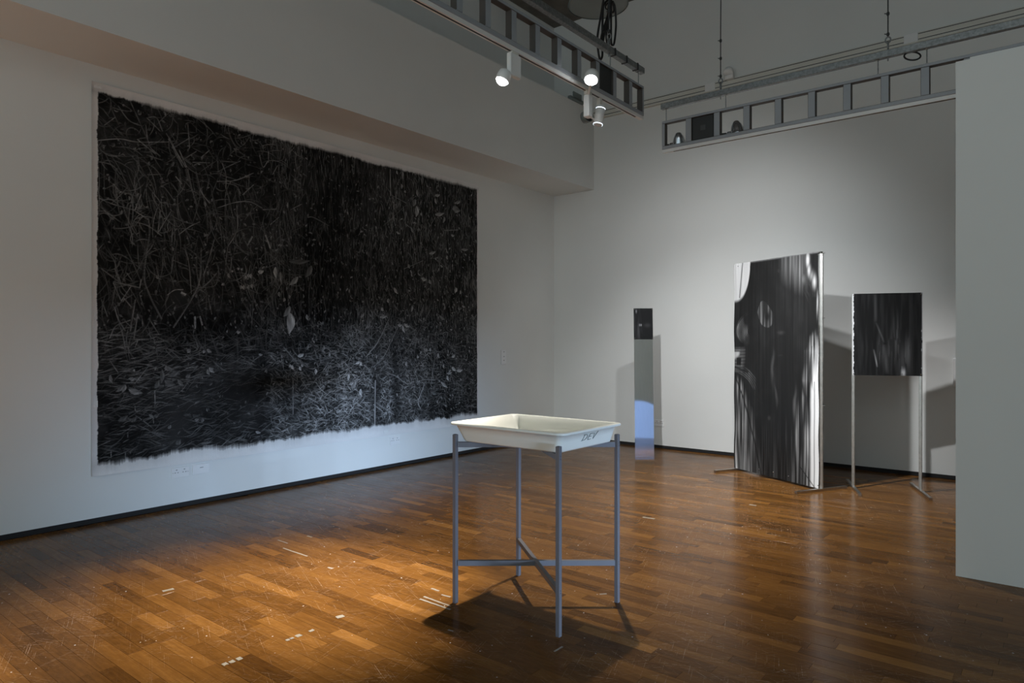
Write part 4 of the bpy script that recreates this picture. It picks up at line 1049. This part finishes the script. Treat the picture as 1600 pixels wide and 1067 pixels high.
# tape left on the floor
TAPE = [
 ('strip', -4.107, 2.632, -3.828, 2.631, .011, 'long pale tape strip on the floor well left of the stand'),
 ('strip', -4.301, 2.715, -4.179, 2.715, .008, 'short faint tape strip beyond the long pale one at left'),
 ('strip', -2.725, 2.616, -2.518, 2.61, .012, 'upper of the two parallel pale tape strips at the left leg'),
 ('strip', -2.715, 2.578, -2.485, 2.576, .012, 'lower of the two parallel pale tape strips at the left leg'),
 ('strip', -2.781, 2.729, -2.719, 2.728, .014, 'short tape dash behind the parallel strips, the left one'),
 ('strip', -2.668, 2.697, -2.606, 2.702, .012, 'short tape dash beside the left leg of the stand'),
 ('sq', -2.8265, 1.517, -2.8265, 1.539, .026, 'nearest of three tape squares in a row at the bottom edge'),
 ('sq', -2.825, 1.547, -2.825, 1.570, .026, 'middle of three tape squares in a row at the bottom edge'),
 ('sq', -2.8245, 1.582, -2.8245, 1.605, .026, 'farthest of three tape squares in a row at the bottom edge'),
 ('sq', -2.827, 1.827, -2.827, 1.845, .018, 'nearest of the small tape squares in the second row'),
 ('sq', -2.827, 1.850, -2.827, 1.867, .019, 'second of the small tape squares in the second row'),
 ('sq', -2.8275, 1.881, -2.8275, 1.908, .025, 'largest of the small tape squares in the second row'),
 ('sq', -2.828, 1.954, -2.828, 1.980, .018, 'lone small tape square past the second row'),
 ('sq', -2.862, 2.139, -2.854, 2.178, .027, 'torn tape scrap on the lit floor left of the tray shadow'),
 ('strip', -3.923, 1.754, -3.915, 1.811, .026, 'pinkish tape rectangle alone on the floor at far left'),
 ('strip', -2.599, 4.893, -2.497, 4.900, .026, 'grey tape strip on the floor right behind the stand'),
 ('strip', -2.084, 5.842, -2.025, 5.845, .026, 'small grey tape strip on the floor before the large ink panel'),
 ('strip', -1.990, 3.249, -1.964, 3.280, .010, 'small grey tape dash under the tray stand'),
 ('strip', -1.782, 2.520, -1.783, 2.585, .010, 'slanted tape dash inside the tray shadow by the front leg'),
 ('strip', -2.318, 2.387, -2.288, 2.392, .008, 'tiny tape fleck just left of the tray shadow, nearer one'),
 ('sq', -4.228, 2.906, -4.175, 2.907, .014, 'pale scrap on the floor beyond the long tape strip'),
 ('sq', -3.540, 2.582, -3.497, 2.587, .016, 'pale scrap on the lit floor between stand and drawing')]
for (k, x0, y0, x1, y1, w, lab) in TAPE:
    a = Vector((x0, y0, .0008)); b = Vector((x1, y1, .0008)); dd = (b - a).normalized(); nn = Vector((-dd.y, dd.x, 0)); Ln = (b - a).length
    nseg = max(2, int(Ln / .02)); lt, rt = [], []
    for i in range(nseg + 1):
        p = a + dd * Ln * i / nseg
        lt.append(p + nn * (w / 2 + random.uniform(-.12, .12) * w)); rt.append(p - nn * (w / 2 + random.uniform(-.12, .12) * w))
    loop = lt + rt[::-1]; m_ = len(loop)
    vs = [tuple(p) for p in loop] + [tuple(p + Vector((0, 0, .0006))) for p in loop]
    fs = []
    for i in range(nseg):
        fs.append((m_ + i, m_ + m_ - 1 - i, m_ + m_ - 2 - i, m_ + i + 1))
    for i in range(m_): fs.append((i, (i + 1) % m_, m_ + (i + 1) % m_, m_ + i))
    o = MB().add(vs, fs).build('tape_strip' if k == 'strip' else 'tape_scrap', M_tape, None, origin=tuple((a + b) / 2))
    tag(o, lab, 'tape', 'old tape on the floor')
for o in bpy.data.objects:
    if '_base' in o: del o['_base']
